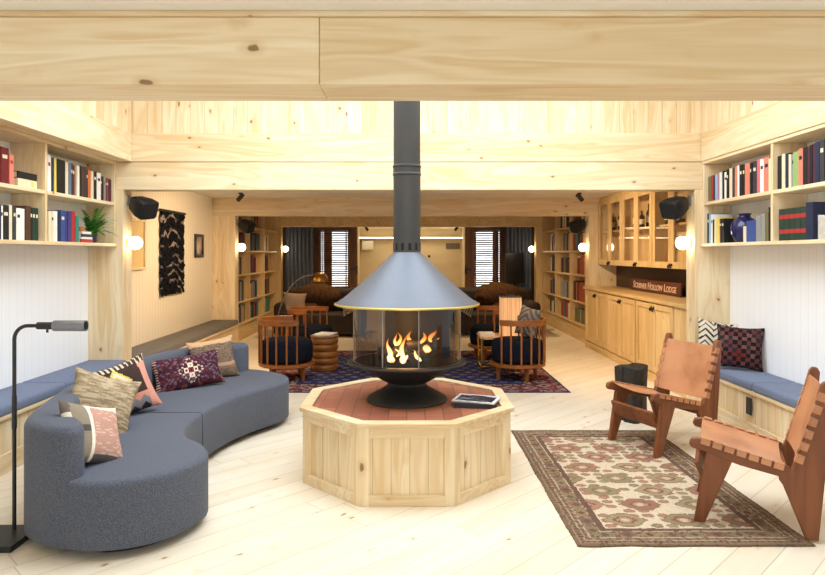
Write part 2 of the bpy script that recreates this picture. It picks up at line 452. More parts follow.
# ------------------------------------------------------------------ the setting
P0, P1 = 6.02, 6.21            # pillars and beam between the front room and the next
Q0, Q1 = 10.05, 10.25          # second beam
R0, R1 = 13.6, 13.8            # third beam
sbox('floor', M['floor'], -3.7, 3.7, -2.7, 17.3, -.08, 0)
sbox('wall_left', M['white_y'], -3.12, -3.02, -2.6, P0, 0, 2.6)
sbox('wall_right', M['white_y'], 3.02, 3.12, -2.6, P0, 0, 2.6)
w = MB()
w.box(-3.12, -1.6, -2.7, -2.6, 0, 2.4); w.box(1.6, 3.12, -2.7, -2.6, 0, 2.4); w.box(-1.6, 1.6, -2.7, -2.6, 0, .65); w.box(-1.6, 1.6, -2.7, -2.6, 1.95, 2.4)
struct(w, 'wall_rear', M['plaster'])
w = MB()
w.box(-1.6, 1.6, -2.69, -2.63, .65, .7); w.box(-1.6, 1.6, -2.69, -2.63, 1.9, 1.95)
for x in (-1.57, -.5, .5, 1.57): w.box(x - .03, x + .03, -2.69, -2.63, .7, 1.9)
struct(w, 'window_3', M['pine_z'])
sbox('ceiling', M['plaster'], -3.12, 3.12, -2.6, 2.53, 2.312, 2.42)
# front beam: two boards butted together, thin moulding under the ceiling
sbox('trim_1', M['pine_x'], -3.1, -.3195, 2.274, 2.53, 2.054, 2.292, .003)
sbox('trim_2', M['pine_soft_x'], -.3180, 3.1, 2.274, 2.53, 2.054, 2.292, .003)
sbox('trim_3', M['pine_soft_x'], -3.1, 3.1, 2.262, 2.30, 2.2925, 2.312, .004)
# beams along both sides of the raised lantern
sbox('trim_4', M['pine_soft_y'], -3.1, -2.61, 2.535, 6.018, 2.318, 2.587, .003)
sbox('trim_5', M['pine_soft_y'], 2.745, 3.1, 2.535, 6.018, 2.318, 2.587, .003)
# beam across: lower board carried by the pillars, upper board on it
sbox('trim_6', M['pine_soft_x'], -2.757, 2.757, P0, P1 - .01, 2.054, 2.313, .003)
sbox('trim_7', M['pine_soft_x'], -3.1, 3.1, P0 + .004, P1 - .01, 2.319, 2.587, .003)
sbox('wall_lantern_left', M['lantern_y'], -2.75, -2.62, 2.53, P0 + .02, 2.587, 3.5)
sbox('wall_lantern_right', M['lantern_y'], 2.755, 2.885, 2.53, P0 + .02, 2.587, 3.5)
sbox('wall_lantern_front', M['lantern_x'], -2.75, 2.885, 2.41, 2.53, 2.42, 3.5)
sbox('wall_lantern_back', M['lantern_x'], -2.75, 2.885, P0 + .02, P1 - .04, 2.587, 3.5)
w = MB()
w.box(-2.75, 2.885, 2.41, 2.95, 3.5, 3.58); w.box(-2.75, 2.885, 5.40, P1 - .04, 3.5, 3.58); w.box(-2.75, -2.05, 2.95, 5.40, 3.5, 3.58); w.box(2.15, 2.885, 2.95, 5.40, 3.5, 3.58)
struct(w, 'ceiling_lantern', M['plaster'])
for s, nm in ((-1, 'left'), (1, 'right')):
    a, b = sorted((s * 2.69, s * 3.3))
    sbox('pillar_' + nm, M['pine_z'], a, b, P0, P1, 0, 2.054, .003)
# middle room
sbox('ceiling_middle', M['plaster'], -3.3, 3.4, P1 - .02, R1, 2.33, 2.42)
sbox('wall_middle_left', M['cream_y'], -3.2, -3.09, P1, Q0, 0, 2.33)
sbox('wall_middle_right', M['cream_y'], 3.27, 3.38, P1, Q0, 0, 2.33)
sbox('trim_8', M['darkback'], 3.255, 3.27, P1, Q0, .945, 1.30)
sbox('trim_9', M['pine_x'], -3.2, 3.38, Q0, Q1, 2.05, 2.33, .003)
sbox('pillar_back_left', M['pine_z'], -3.2, -2.73, Q0 + .003, Q1, 0, 2.05, .003)
sbox('pillar_back_right', M['pine_z'], 2.83, 3.38, Q0 + .003, Q1, 0, 2.05, .003)
# far room
sbox('wall_far_left', M['cab_z'], -3.22, -3.13, Q1, R1 + .8, 0, 2.33)
sbox('wall_far_right', M['cab_z'], 3.16, 3.25, Q1, R1 + .8, 0, 2.33)
sbox('trim_10', M['cab_y'], -3.2, 3.2, R0, R1, 2.03, 2.33, .003)
sbox('pillar_end_left', M['cab_z'], -3.13, -2.72, R0 + .003, R1, 0, 2.03, .003)
sbox('pillar_end_right', M['cab_z'], 2.70, 3.16, R0 + .003, R1, 0, 2.03, .003)
sbox('ceiling_far', M['brown_x'], -3.2, 3.2, R1, 14.6, 2.16, 2.3)
w = MB()
for a, b in ((-3.13, -2.0), (-1.93, -1.78), (-1.33, -1.17), (1.27, 1.42), (1.93, 2.03), (2.06, 3.16)): w.box(a, b, 14.5, 14.6, 0, 2.16)
for a, b in ((-2.0, -1.93), (-1.78, -1.33), (1.42, 1.93), (2.03, 2.06)): w.box(a, b, 14.5, 14.6, 0, .35); w.box(a, b, 14.5, 14.6, 1.98, 2.16)
w.box(-1.17, 1.27, 14.5, 14.6, 2.08, 2.16)
struct(w, 'wall_far', M['brown'])
for k, (a, b) in enumerate(((-1.78, -1.33), (1.42, 1.93))):
    f = MB()
    for x0, x1, z0, z1 in ((a, a + .03, .35, 1.98), (b - .03, b, .35, 1.98), (a, b, .35, .38), (a, b, 1.95, 1.98)): f.box(x0, x1, 14.53, 14.57, z0, z1)
    fr = struct(f, 'window_%d' % (k + 1), M['brown'])
    pn = MB().box(a + .03, b - .03, 14.548, 14.552, .38, 1.95).build('window_pane', M['pane'], fr)
sbox('wall_passage_left', M['cream'], -1.4, -1.3, 14.6, 17.1, 0, 2.2)
sbox('wall_passage_right', M['cream'], 1.4, 1.5, 14.6, 17.1, 0, 2.2)
w = MB().box(-1.4, 1.5, 17.0, 17.1, 0, 2.2).box(-1.3, 1.4, 16.985, 17.0, 1.17, 1.182)
struct(w, 'wall_passage_back', M['cream'])
sbox('ceiling_passage', M['plaster'], -1.4, 1.5, 14.6, 17.1, 2.13, 2.2)
sbox('trim_11', M['plaster'], -1.3, 1.4, 16.75, 17.0, 1.85, 1.89)
sbox('ground_outside', M['plaster'], -12, 12, 17.3, 40, -.3, -.1)

# ------------------------------------------------------------------ built-in benches
def bench(s, x_front, x_wall, y0, y1, label, name='built_in_bench', mat=None, zt=.388):
    t = thing(name, label, 'bench', (s * (x_front + x_wall) / 2, (y0 + y1) / 2, 0))
    def bx(a, b, ya, yb, z0, z1):
        lo, hi = sorted((s * a, s * b)); return MB().box(lo, hi, ya, yb, z0, z1)
    bx(x_front + .015, x_wall, y0, y1, 0, zt - .028).build('front_panel', mat or M['bench_y'], t)
    bx(x_front, x_front + .015, y0, y1, 0, .13).build('plinth_board', M['pine_y'], t, bevel=.003)
    bx(x_front - .012, x_wall, y0, y1, zt - .028, zt).build('seat_board', M['pine_y'], t, bevel=.004)
    return t
bench(-1, 2.66, 3.018, 1.6, P0 - .002, 'pine boarded built-in bench along the white wall behind the curved sofa')
bench(1, 2.66, 3.018, 1.6, P0 - .002, 'pine boarded built-in bench along the white wall behind the leather chairs')
bench(-1, 2.69, 3.088, P1 + .002, Q0 - .002, 'shadowed pine built-in bench under the black woven wall hanging', zt=.345)
def seat_cushion(s, x0, x1, y0, y1, z0, z1, mat, label, group=None):
    lo, hi = sorted((s * x0, s * x1))
    r = .02
    pts = []
    for cx, cy, a in ((hi - r, y1 - r, 0), (lo + r, y1 - r, 90), (lo + r, y0 + r, 180), (hi - r, y0 + r, 270)):
        for k in range(5):
            t = math.radians(a + k * 22.5); pts.append((cx + r * math.cos(t), cy + r * math.sin(t)))
    o = MB().rounded(pts, z0, z1, .022, .015).build('bench_cushion', mat)
    return tag(o, label, 'cushion', group)
for s, nm in ((-1, 'behind the curved sofa'), (1, 'behind the leather chairs')):
    seat_cushion(s, 2.645, 3.012, 4.955, 6.01, .389, .458, M['seat_blue'], 'grey-blue bench cushion %s, the one against the pine pillar' % nm)
    seat_cushion(s, 2.645, 3.012, 3.25, 4.945, .389, .458, M['seat_blue'], 'grey-blue bench cushion %s, the one farther from the pillar' % nm)
seat_cushion(-1, 2.675, 3.085, P1 + .01, Q0 - .01, .346, .42, M['seat_grey'], 'long dark grey bench cushion under the black woven wall hanging')
o = MB().box(2.652, 2.66, 4.965, 5.04, .195, .328).build('power_outlet', M['black'], bevel=.003)
tag(o, 'black power outlet in the pine bench front behind the leather chairs', 'outlet')

# ------------------------------------------------------------------ wall bookshelves
def wall_shelf(s, label):
    t = thing('wall_bookshelf', label, 'bookshelf', (s * 2.89, 4.3, 1.52))
    def bx(a, b, ya, yb, z0, z1):
        lo, hi = sorted((s * a, s * b)); return MB().box(lo, hi, ya, yb, z0, z1)
    F, B = 2.756, 3.018
    ys = [6.016, 4.88, 3.70, 2.56]
    for y in ys: bx(F + .001, B, y - .03, y, 1.549, 2.29).build('upright', M['pine_z'], t, bevel=.002)
    bx(F - .012, B, 2.53, 6.016, 1.52, 1.548).build('shelf', M['pine_soft_y'], t, bevel=.002)
    for a, b in zip(ys[1:], ys[:-1]): bx(F, B, a + .0005, b - .0305, 1.905, 1.933).build('shelf', M['pine_soft_y'], t, bevel=.002)
    bx(F - .003, B, 2.53, 6.016, 2.291, 2.317).build('top_board', M['pine_soft_y'], t, bevel=.002)
    return t
wall_shelf(-1, 'pine wall bookshelf with a fern above the curved sofa')
wall_shelf(1, 'pine wall bookshelf with a blue vase above the leather chairs')

# ------------------------------------------------------------------ books
BC = {'dark red': '#6a1a1c', 'red': '#a82a2c', 'navy': '#1e2742', 'blue': '#2f4a8a', 'light blue': '#8fb2cc', 'grey-blue': '#5d7088', 'black': '#161618', 'charcoal': '#35343a', 'grey': '#8b8a86', 'white': '#e6e3dc', 'cream': '#dccfae',
      'tan': '#a98558', 'brown': '#4e3426', 'olive': '#6a6540', 'dark green': '#22382c', 'teal': '#2f7f72', 'green': '#86a866', 'orange': '#c8683a', 'rust': '#9a4a30', 'plum': '#4d2338', 'purple': '#3f3a72', 'pink': '#c86470', 'salmon': '#d27a66', 'yellow': '#d9c45a', 'mauve': '#9c7f94'}
def book_proto():
    m = MB().box(0, .05, -.5, .5, 0, 1).box(.05, 1, -.5, -.40, 0, 1).box(.05, 1, .40, .5, 0, 1)
    me = m.build('book', M['bookcloth'], keep=True)
    p = MB().box(.05, .97, -.40, .40, .02, .975).build('page_block', M['page'], me)
    l = MB().box(-.006, 0, -.30, .30, .70, .80).build('spine_label', M['bookcloth'], me)
    d = me.data, p.data, l.data
    for o in (l, p, me): bpy.data.objects.remove(o)
    return d
BOOK, PAGES, SLAB = book_proto()
used_labels = {}
def uniq(lbl):
    used_labels[lbl] = used_labels.get(lbl, 0) + 1
    return lbl
def add_book(loc, rz, thick, h, d, col, label, group, parts=True, tilt=0.0, flat=False, band=None):
    o = bpy.data.objects.new('book', BOOK); COL.objects.link(o)
    Mx = Matrix.Translation(loc) @ Matrix.Rotation(rz, 4, 'Z')
    if tilt: Mx = Mx @ Matrix.Rotation(tilt, 4, 'X')
    if flat: Mx = Mx @ Matrix.Rotation(PI / 2, 4, 'X') @ Matrix.Translation((0, thick / 2, 0))
    o.matrix_world = Mx @ Matrix.Diagonal((d, thick, h, 1))
    c = lin(BC[col]); o.color = c
    WM[o.name] = o.matrix_world.copy()
    p = bpy.data.objects.new('page_block', PAGES); COL.objects.link(p); p.parent = o
    if band:
        l = bpy.data.objects.new('spine_label', SLAB); COL.objects.link(l); l.parent = o; l.color = lin(BC[band])
    return tag(o, uniq(label), 'book', group)
def fill(s, xf, y_far, y_near, z, specs, where, group, hmax=.25, d=.17, order='from the pillar', bands=True):
    """specs: far to near, 'colour:thickness:height'; rescaled to the run"""
    L = [q.split(':') for q in specs.split(',')]
    tot = sum(float(q[1]) for q in L); k = (y_far - y_near) / tot
    y = y_far
    for i, q in enumerate(L):
        th = float(q[1]) * k; h = hmax * float(q[2]) if len(q) > 2 else hmax * rng.uniform(.82, 1)
        col = q[0].strip()
        dd = d * rng.uniform(.9, 1.05); dx = rng.uniform(0, .012)
        rz = 0 if s > 0 else PI
        bnd = None
        if bands and rng.random() < .4:
            bnd = 'cream' if col in ('dark red', 'red', 'navy', 'blue', 'black', 'charcoal', 'brown', 'dark green', 'plum', 'purple', 'teal', 'rust') else rng.choice(['black', 'red', 'navy'])
        add_book((s * (xf + dx), y - th / 2, z), rz, th * .96, h, dd, col, '%s book, %s %s, %s' % (col, ORD[i], order, where), group, band=bnd)
        y -= th
ZL, ZU = 1.5485, 1.9335
XS = 2.775
fill(-1, XS, 5.97, 4.93, ZU, 'plum:18:.78,rust:12:.8,black:10:.8,grey:12:.82,black:10:.82,dark red:12:.8,white:26:.9,black:20:.92,cream:16:.9,orange:18:.92,black:10:.92,charcoal:12:.98,brown:18:.98,black:14:.98,white:12:.96,tan:10:.95,dark red:12:.96,navy:14:.98,grey-blue:13:.96,cream:16:.98,black:24:1,black:24:1,yellow:12:1,navy:13:1,white:18:1.05', 'shelf above the fern', 'books on the shelf above the fern', .27)
fill(-1, XS, 5.39, 4.93, ZL, 'teal:20:.85,red:24:.98,purple:22:.96,purple:16:.96,blue:24:.97,navy:14:.95,white:26:.92,cream:12:.9,cream:16:.9', "the fern's shelf", 'books beside the fern', .26)
for i, (c, t_) in enumerate((('red', .03), ('white', .018), ('navy', .026), ('white', .022))):
    zz = ZL + sum((.03, .018, .026, .022)[:i])
    add_book((-2.79, 5.44 + .01 * i, zz), PI, t_, .21 - .02 * i, .17, c, '%s book lying %s up in the flat pile beside the fern' % (c, ['lowest', 'second', 'third', 'topmost'][i]), 'flat pile of books beside the fern', flat=True)
fill(-1, XS, 4.50, 4.14, ZU, 'salmon:10:.85,dark red:18:1,dark red:15:1,plum:14:1,dark red:16:1.02', 'shelf above the flat pair', 'red books on the shelf with a flat pair', .25, order='from the flat pair')
for i, (c, t_) in enumerate((('cream', .06), ('black', .05))):
    add_book((-2.79, 4.565, ZU + .0605 * i), PI, t_, .235, .17, c, '%s book, %s one of the flat pair on the shelf above the sofa' % (c, ['lower', 'upper'][i]), 'flat pair of books', flat=True, band='yellow' if i == 0 else None)
fill(-1, XS, 4.80, 4.14, ZL, 'dark green:13:.92,dark green:13:.92,black:9:.93,brown:20:.95,white:20:.86,white:18:.86,charcoal:12:.9,cream:14:.92,black:24:.9,white:8:.88,navy:18:.9,light blue:14:.9,red:12:.85,white:14:.9,brown:16:.9', 'shelf under the flat pair', 'books on the shelf under the flat pair', .265)
fill(1, XS, 5.95, 4.915, ZU, 'olive:22:.88,red:17:.9,navy:13:.88,light blue:14:.88,pink:15:.9,white:13:.92,black:12:.95,white:20:.9,black:12:.96,cream:20:.98,charcoal:16:.98,salmon:14:1,white:12:1,black:16:1,black:14:1,salmon:34:1,black:10:.98,charcoal:22:1,pink:20:1.03,white:18:1,salmon:26:1.03,cream:12:.95', 'shelf above the blue vase', 'books on the shelf above the blue vase', .265)
fill(1, XS, 5.96, 5.66, ZL, 'navy:14:1.02,light blue:16:1,white:10:.98,black:14:.8,cream:16:.8,yellow:24:.84,brown:10:.8,black:18:.8', "on the blue vase's shelf", 'books between pillar and blue vase', .27, d=.19)
fill(1, XS, 5.33, 4.915, ZL, 'cream:14:.55,blue:45:.72,grey:20:.85,grey:16:.9,olive:12:.98,black:10:1.1', "beyond the blue vase", 'books between blue vase and divider', .24)
fill(1, XS, 4.83, 4.22, ZU, 'black:24:.95,cream:19:.98,navy:22:.97,cream:12:.92,grey:12:.92,green:28:.95,salmon:24:1,black:24:1,plum:10:1,black:13:1.02,plum:13:1.04,navy:20:1.06,charcoal:22:1.08,navy:14:1.06,black:14:1.05', 'shelf above the banded set', 'books on the shelf above the banded set', .265, order='from the divider')
y = 4.80
for i in range(5):
    th = .062
    o = add_book((XS, y - th / 2, ZL), 0, th, .235, .17, 'dark green', 'dark green volume with red bands, %s from the divider in its set' % ORD[i], 'set of dark green volumes with red bands')
    for z0 in (.22, .68):
        b = MB().box(-.01, 0, -.5, .5, z0, z0 + .13).build('red_band', M['redband'], o, local=True)
    y -= th + .004
add_book((XS, 4.435, ZL), 0, .08, .26, .19, 'navy', 'navy boxed volume at the end of the red-banded green set', 'boxed volume')
m = MB()
pts = [(0, 0)] + [(.17 * math.cos(t), .17 * math.sin(t)) for t in [PI / 2 * k / 10 for k in range(11)]]
m.prism(pts, 2.80, 2.84, 'yz')
for v in m.bm.verts: v.co.y = 4.385 - v.co.y; v.co.z += ZL
o = m.build('bookend', plain('grey_stone', '#b9b4aa', .5, var=.15, scale=20), bevel=.004)
tag(o, 'pale stone quarter-round bookend beside the red-banded green set', 'bookend')
for i, (c, t_) in enumerate((('white', .022), ('mauve', .03), ('black', .02), ('white', .035))):
    add_book((2.85, 4.18, ZL + (0, .022, .052, .072)[i]), 0, t_, .20, .15, c, '%s book, %s from the bottom of the flat pile past the bookend' % (c, ORD[i]), 'flat pile past the stone bookend', flat=True)

# fern, vase, small pot
t = thing('potted_fern', 'green fern in a dark slate pot on the wall shelf', 'plant', (-2.87, 5.80, ZL))
MB().lathe([(.0, 0), (.036, 0), (.046, .03), (.05, .085), (.045, .088), (.04, .075), (0, .07)], 24).build('pot', M['pot'], t, local=True)
f = MB()
r2 = random.Random(3)
for k in range(46):
    a = k * 2.4; L = r2.uniform(.18, .28) * (1.0 if math.cos(a) > -.2 else .6); up = r2.uniform(.45, 1.25)
    prev = None
    N_ = 12
    for i in range(N_ + 1):
        q = i / N_
        rr = L * q * (1.12 - .45 * up); zz = .075 + L * (1.35 * up * q - .72 * q * q)
        zz = max(zz, .02 if rr > .05 else .06)
        p = Vector((rr * math.cos(a), rr * math.sin(a), zz))
        p.x = max(-.11, p.x); p.y = min(.17, p.y)
        if prev is not None and i > 1:
            d = (p - prev).normalized(); sd = d.cross(Vector((0, 0, 1))).normalized()
            wl = .028 * math.sin(PI * min(1, q * .9 + .12)) + .004
            for s in (-1, 1):
                tip = p + sd * s * wl + d * .012 + Vector((0, 0, -.004))
                m_ = (p + tip) / 2
                v = [f.bm.verts.new(c) for c in (prev, m_ - d * .007, tip, m_ + d * .006, p)]
                f.bm.faces.new(v)
        prev = p
f.build('foliage', M['leaf'], t, local=True)
prof = [(0, 0), (.06, 0), (.085, .02), (.108, .07), (.115, .115), (.105, .16), (.075, .195), (.05, .208), (.046, .222), (.06, .236), (.058, .24), (.04, .228), (.03, .21), (0, .2)]
o = MB().lathe([(r * .98, z * 1.04) for r, z in prof], 40, (2.885, 5.505, ZL)).build('ceramic_vase', M['cobalt'], ang=60)
tag(o, 'round cobalt blue glazed vase on the wall shelf above the leather chairs', 'vase')
o = MB().lathe([(0, 0), (.02, 0), (.03, .04), (.028, .042), (.0, .03)], 20, (-2.85, 5.565, ZL + .0965)).build('clay_cup', plain('terracotta_glaze', '#b5652f', .5))
tag(o, 'small orange clay cup on the flat pile of books beside the fern', 'cup')

# ------------------------------------------------------------------ sconces, speakers, spots
def sconce(s, xj, y, label):
    t = thing('globe_sconce', label, 'wall lamp', (s * xj, y, 1.555), group='lit globe sconces on the door jambs')
    Mx = Matrix.Rotation(-s * PI / 2, 4, 'Y')
    MB().lathe([(0, 0), (.042, 0), (.042, .012), (.02, .018), (.02, .03), (0, .03)], 20, M=Mx).build('base', M['brass'], t, local=True)
    MB().sphere((-s * .075, 0, 0), .063, 24, 16).build('globe', M['globe'], t, local=True)
for s, a in ((-1, 'by the fern'), (1, 'by the blue vase')):
    sconce(s, 2.69, 6.12, 'white lit globe sconce on the nearest pine pillar, ' + a)
sconce(-1, 2.73, 10.15, 'white lit globe sconce on the second pillar, past the woven wall hanging')
sconce(1, 2.83, 10.15, 'white lit globe sconce on the second pillar, past the glazed cabinets')
sconce(-1, 2.72, 13.7, 'white lit globe sconce beside the grey curtain behind the arc lamp')
sconce(1, 2.70, 13.7, 'white lit globe sconce beside the grey curtain and the dark screen')
def speaker(s, xj, y, z, label, k=.92, yaw=25, pitch=26, roll=8):
    t = thing('wall_speaker', label, 'speaker', (s * xj, y, z), group='black speakers on the pillars')
    MB().box(-.012, .012, -.03, .03, -.05, .05).tube([(-s * .005, 0, 0), (-s * .06 * k, 0, .0)], .014, 8).build('bracket', M['steel'], t, local=True, bevel=.002)
    B = Matrix.Translation((-s * .06 * k, 0, -.005)) @ Matrix.Rotation(PI if s > 0 else 0, 4, 'Z') @ Matrix.Rotation(math.radians(-s * -yaw), 4, 'Z') @ Matrix.Rotation(math.radians(pitch), 4, 'Y') @ Matrix.Rotation(math.radians(s * -roll), 4, 'X')
    def rr(w_, h_, x, r=.03):
        out = []
        for cx, cy, a in ((w_ - r, h_ - r, 0), (-w_ + r, h_ - r, 90), (-w_ + r, -h_ + r, 180), (w_ - r, -h_ + r, 270)):
            for q in range(4):
                b = math.radians(a + q * 30); out.append((x, cx + r * math.cos(b), cy + r * math.sin(b)))
        return out
    secs = [rr(.05 * k, .05 * k, 0, .02 * k), rr(.08 * k, .075 * k, .04 * k, .03 * k), rr(.105 * k, .095 * k, .15 * k, .03 * k), rr(.105 * k, .098 * k, .24 * k, .03 * k), rr(.10 * k, .093 * k, .25 * k, .03 * k)]
    m = MB(); vs = [v for q in secs for v in q]; n = 16
    m._add(vs, [(j * n + i, j * n + (i + 1) % n, (j + 1) * n + (i + 1) % n, (j + 1) * n + i) for j in range(4) for i in range(n)] + [tuple(range(n - 1, -1, -1)), tuple(4 * n + i for i in range(n))], 0, B)
    m.build('body', M['spk'], t, local=True)
    g = MB(); vs = rr(.095 * k, .088 * k, .2501 * k, .028 * k) + rr(.09 * k, .084 * k, .258 * k, .028 * k)
    g._add(vs, [(i, (i + 1) % n, n + (i + 1) % n, n + i) for i in range(n)] + [tuple(n + i for i in range(n))], 0, B)
    g.build('grille', M['blackmat'], t, local=True)
speaker(-1, 2.69, 6.13, 1.96, 'black tilted speaker on the nearest pillar beside the woven wall hanging')
speaker(1, 2.69, 6.13, 1.96, 'black tilted speaker on the nearest pillar in front of the glazed cabinets')
speaker(-1, 2.73, 10.16, 1.96, 'black speaker on the second pillar in front of the far bookcase')
speaker(1, 2.83, 10.16, 1.96, 'black speaker on the second pillar past the glazed cabinets')
def spot(x, y, zc, label, aim):
    t = thing('ceiling_spot', label, 'spotlight', (x, y, zc), group='small black ceiling spots')
    MB().lathe([(0, 0), (.03, 0), (.03, -.02), (.008, -.022), (.008, -.05), (0, -.05)], 16).build('mount', M['black'], t, local=True)
    d = Vector(aim).normalized(); c = Vector((0, 0, -.06))
    m = MB(); m.tube([c - d * .05, c + d * .07], .032, 16); m.build('barrel', M['black'], t, local=True)
spot(-2.42, 9.2, 2.33, 'small black ceiling spot above the bench with the woven wall hanging', (-.6, .3, -.6))
spot(2.45, 9.2, 2.33, 'small black ceiling spot above the glazed cabinets', (.6, .3, -.6))
spot(-1.02, 15.3, 2.13, 'small dark ceiling spot in the far passage near the white wall box', (.4, .3, -.6))
spot(1.14, 15.3, 2.13, 'small dark ceiling spot in the far passage near the wall vent', (-.4, .3, -.6))

# ------------------------------------------------------------------ wall hanging and pictures on the cream wall
t = thing('woven_wall_hanging', 'long shaggy black woven hanging with grey streaks on the cream wall', 'wall hanging', (-3.085, 8.3, .92))
MB().tube([(-3.06, 7.86, 1.995), (-3.06, 8.74, 1.995)], .017, 10).build('hanging_rod', M['black'], t)
def yarn(u, v):
    n_ = mnoise.noise(Vector((u * 6, v * 26, 1.3)))
    n2 = mnoise.noise(Vector((u * 26, v * 60, 4.3)))
    e = .012 * math.sin(v * 40) * (1 if u < .03 or u > .97 else 0)
    return (-3.055 + .014 * n_ + .012 * n2, 7.90 + .80 * u + e + .008 * n2, .93 + 1.055 * v + (.015 * mnoise.noise(Vector((u * 14, 0, 9))) if v < .02 else 0))
def yarncol(c, n):
    u, v = (c.y + 8.3 - 7.9) / .8, (c.z + .92 - .93) / 1.055
    w_ = v * 7 + 1.1 * mnoise.noise(Vector((u * 2.2, v * 2, .5))) + .35 * mnoise.noise(Vector((u * 9, v * 9, 2)))
    k = abs((w_ % 1.0) - .5)
    g = mnoise.noise(Vector((u * 3, v * 5, 8)))
    if k < .11 and g > -.2: return '#8d837a' if g > .1 else '#625c64'
    return '#0c0c10' if mnoise.noise(Vector((u * 20, v * 50, 3))) < .25 else '#22222b'
y_ = MB().grid(yarn, 60, 150)
y_.solid(.012)
y_.build('woven_panel', M['yarn'], t, colfn=yarncol)
def frame(x, y0, y1, z0, z1, fm, pm, name, label, cat, fw=.03, mat_w=0):
    t = thing(name, label, cat, (x, (y0 + y1) / 2, z0))
    m = MB()
    for a, b, c, d in ((y0, y0 + fw, z0, z1), (y1 - fw, y1, z0, z1), (y0 + fw, y1 - fw, z0, z0 + fw), (y0 + fw, y1 - fw, z1 - fw, z1)): m.box(x, x + .028, a, b, c, d)
    m.build('frame', fm, t, bevel=.002)
    MB().box(x, x + .012, y0 + fw, y1 - fw, z0 + fw, z1 - fw).build('picture', pm, t)
pic = NT('abstract_print'); tc = pic.n('TexCoord').outputs['Object']
nz = pic.n('TexNoise', {'Vector': tc, 'Scale': 9.0, 'Detail': 3.0}).outputs[0]
pic.bsdf(pic.mix(pic.sstep(nz, .4, .62), lin('#b08a6e'), lin('#3d2f2a')), .3)
frame(-3.089, 9.2, 9.56, 1.40, 1.74, M['black'], pic.m, 'framed_picture', 'small black framed picture on the cream boarded wall', 'picture', .045)
frame(-3.089, 7.02, 7.45, 1.27, 1.85, M['pine_z'], plain('pale_board', '#d9c08c', .6, var=.05), 'framed_board', 'pale wood framed board on the cream wall beside the globe sconce', 'picture', .03)
# ------------------------------------------------------------------ cabinets on the cream wall
UNITS = [(8.93, 10.04), (7.81, 8.92), (6.69, 7.80)]
UN = ['farthest from the pillar globe', 'in the middle of the row', 'nearest the pillar globe']
US = ['far cabinet', 'middle cabinet', 'near cabinet']
def shaker(y0, y1, z0, z1, x, parent, mat_v, mat_h, panel, nm='door', fw=.065):
    o = MB().ring(x, x + .022, y0, y1, z0, z1, fw).build(nm, mat_v, parent, bevel=.002)
    MB().box(x + .014, x + .020, y0 + fw, y1 - fw, z0 + fw, z1 - fw).build('door_panel', panel, o)
    return o
def pull(x, y, z, parent):
    m = MB().box(x - .008, x, y - .016, y + .016, z - .012, z + .016)
    m.tube([(x - .014, y - .016, z), (x - .018, y - .018, z - .022), (x - .016, y, z - .036), (x - .018, y + .018, z - .022), (x - .014, y + .016, z)], .006, 8)
    m.build('ring_pull', M['pullblack'], parent)
for (y0, y1), w in zip(UNITS, UN):
    t = thing('base_cabinet', 'pine base cabinet with two panelled doors, %s' % w, 'cabinet', (3.0, (y0 + y1) / 2, 0), group='pine base cabinets under the worktop')
    MB().box(2.782, 3.254, y0, y1, .10, .904).build('carcass', M['cab_z'], t)
    MB().box(2.768, 3.254, y0, y1, 0, .098).build('plinth_board', M['cab_y'], t, bevel=.002)
    ym = (y0 + y1) / 2
    for a, b, h in ((y0 + .012, ym - .002, ym - .035), (ym + .002, y1 - .012, ym + .035)):
        d = shaker(a, b, .115, .89, 2.758, t, M['cab_z'], M['cab_y'], M['cab_z'])
        pull(2.758, h, .84, d)
m = MB().box(2.77, 3.254, P1 + .002, 6.685, 0, .904)
t = tag(m.build('end_cabinet', M['cab_z'], bevel=.003), 'plain pine cabinet end tucked behind the pillar under the worktop', 'cabinet')
o = MB().box(2.735, 3.254, P1 + .002, Q0 - .002, .905, .944).build('worktop', M['cab_y'], bevel=.003)
tag(o, 'long pine worktop carrying the carved lodge sign', 'worktop')
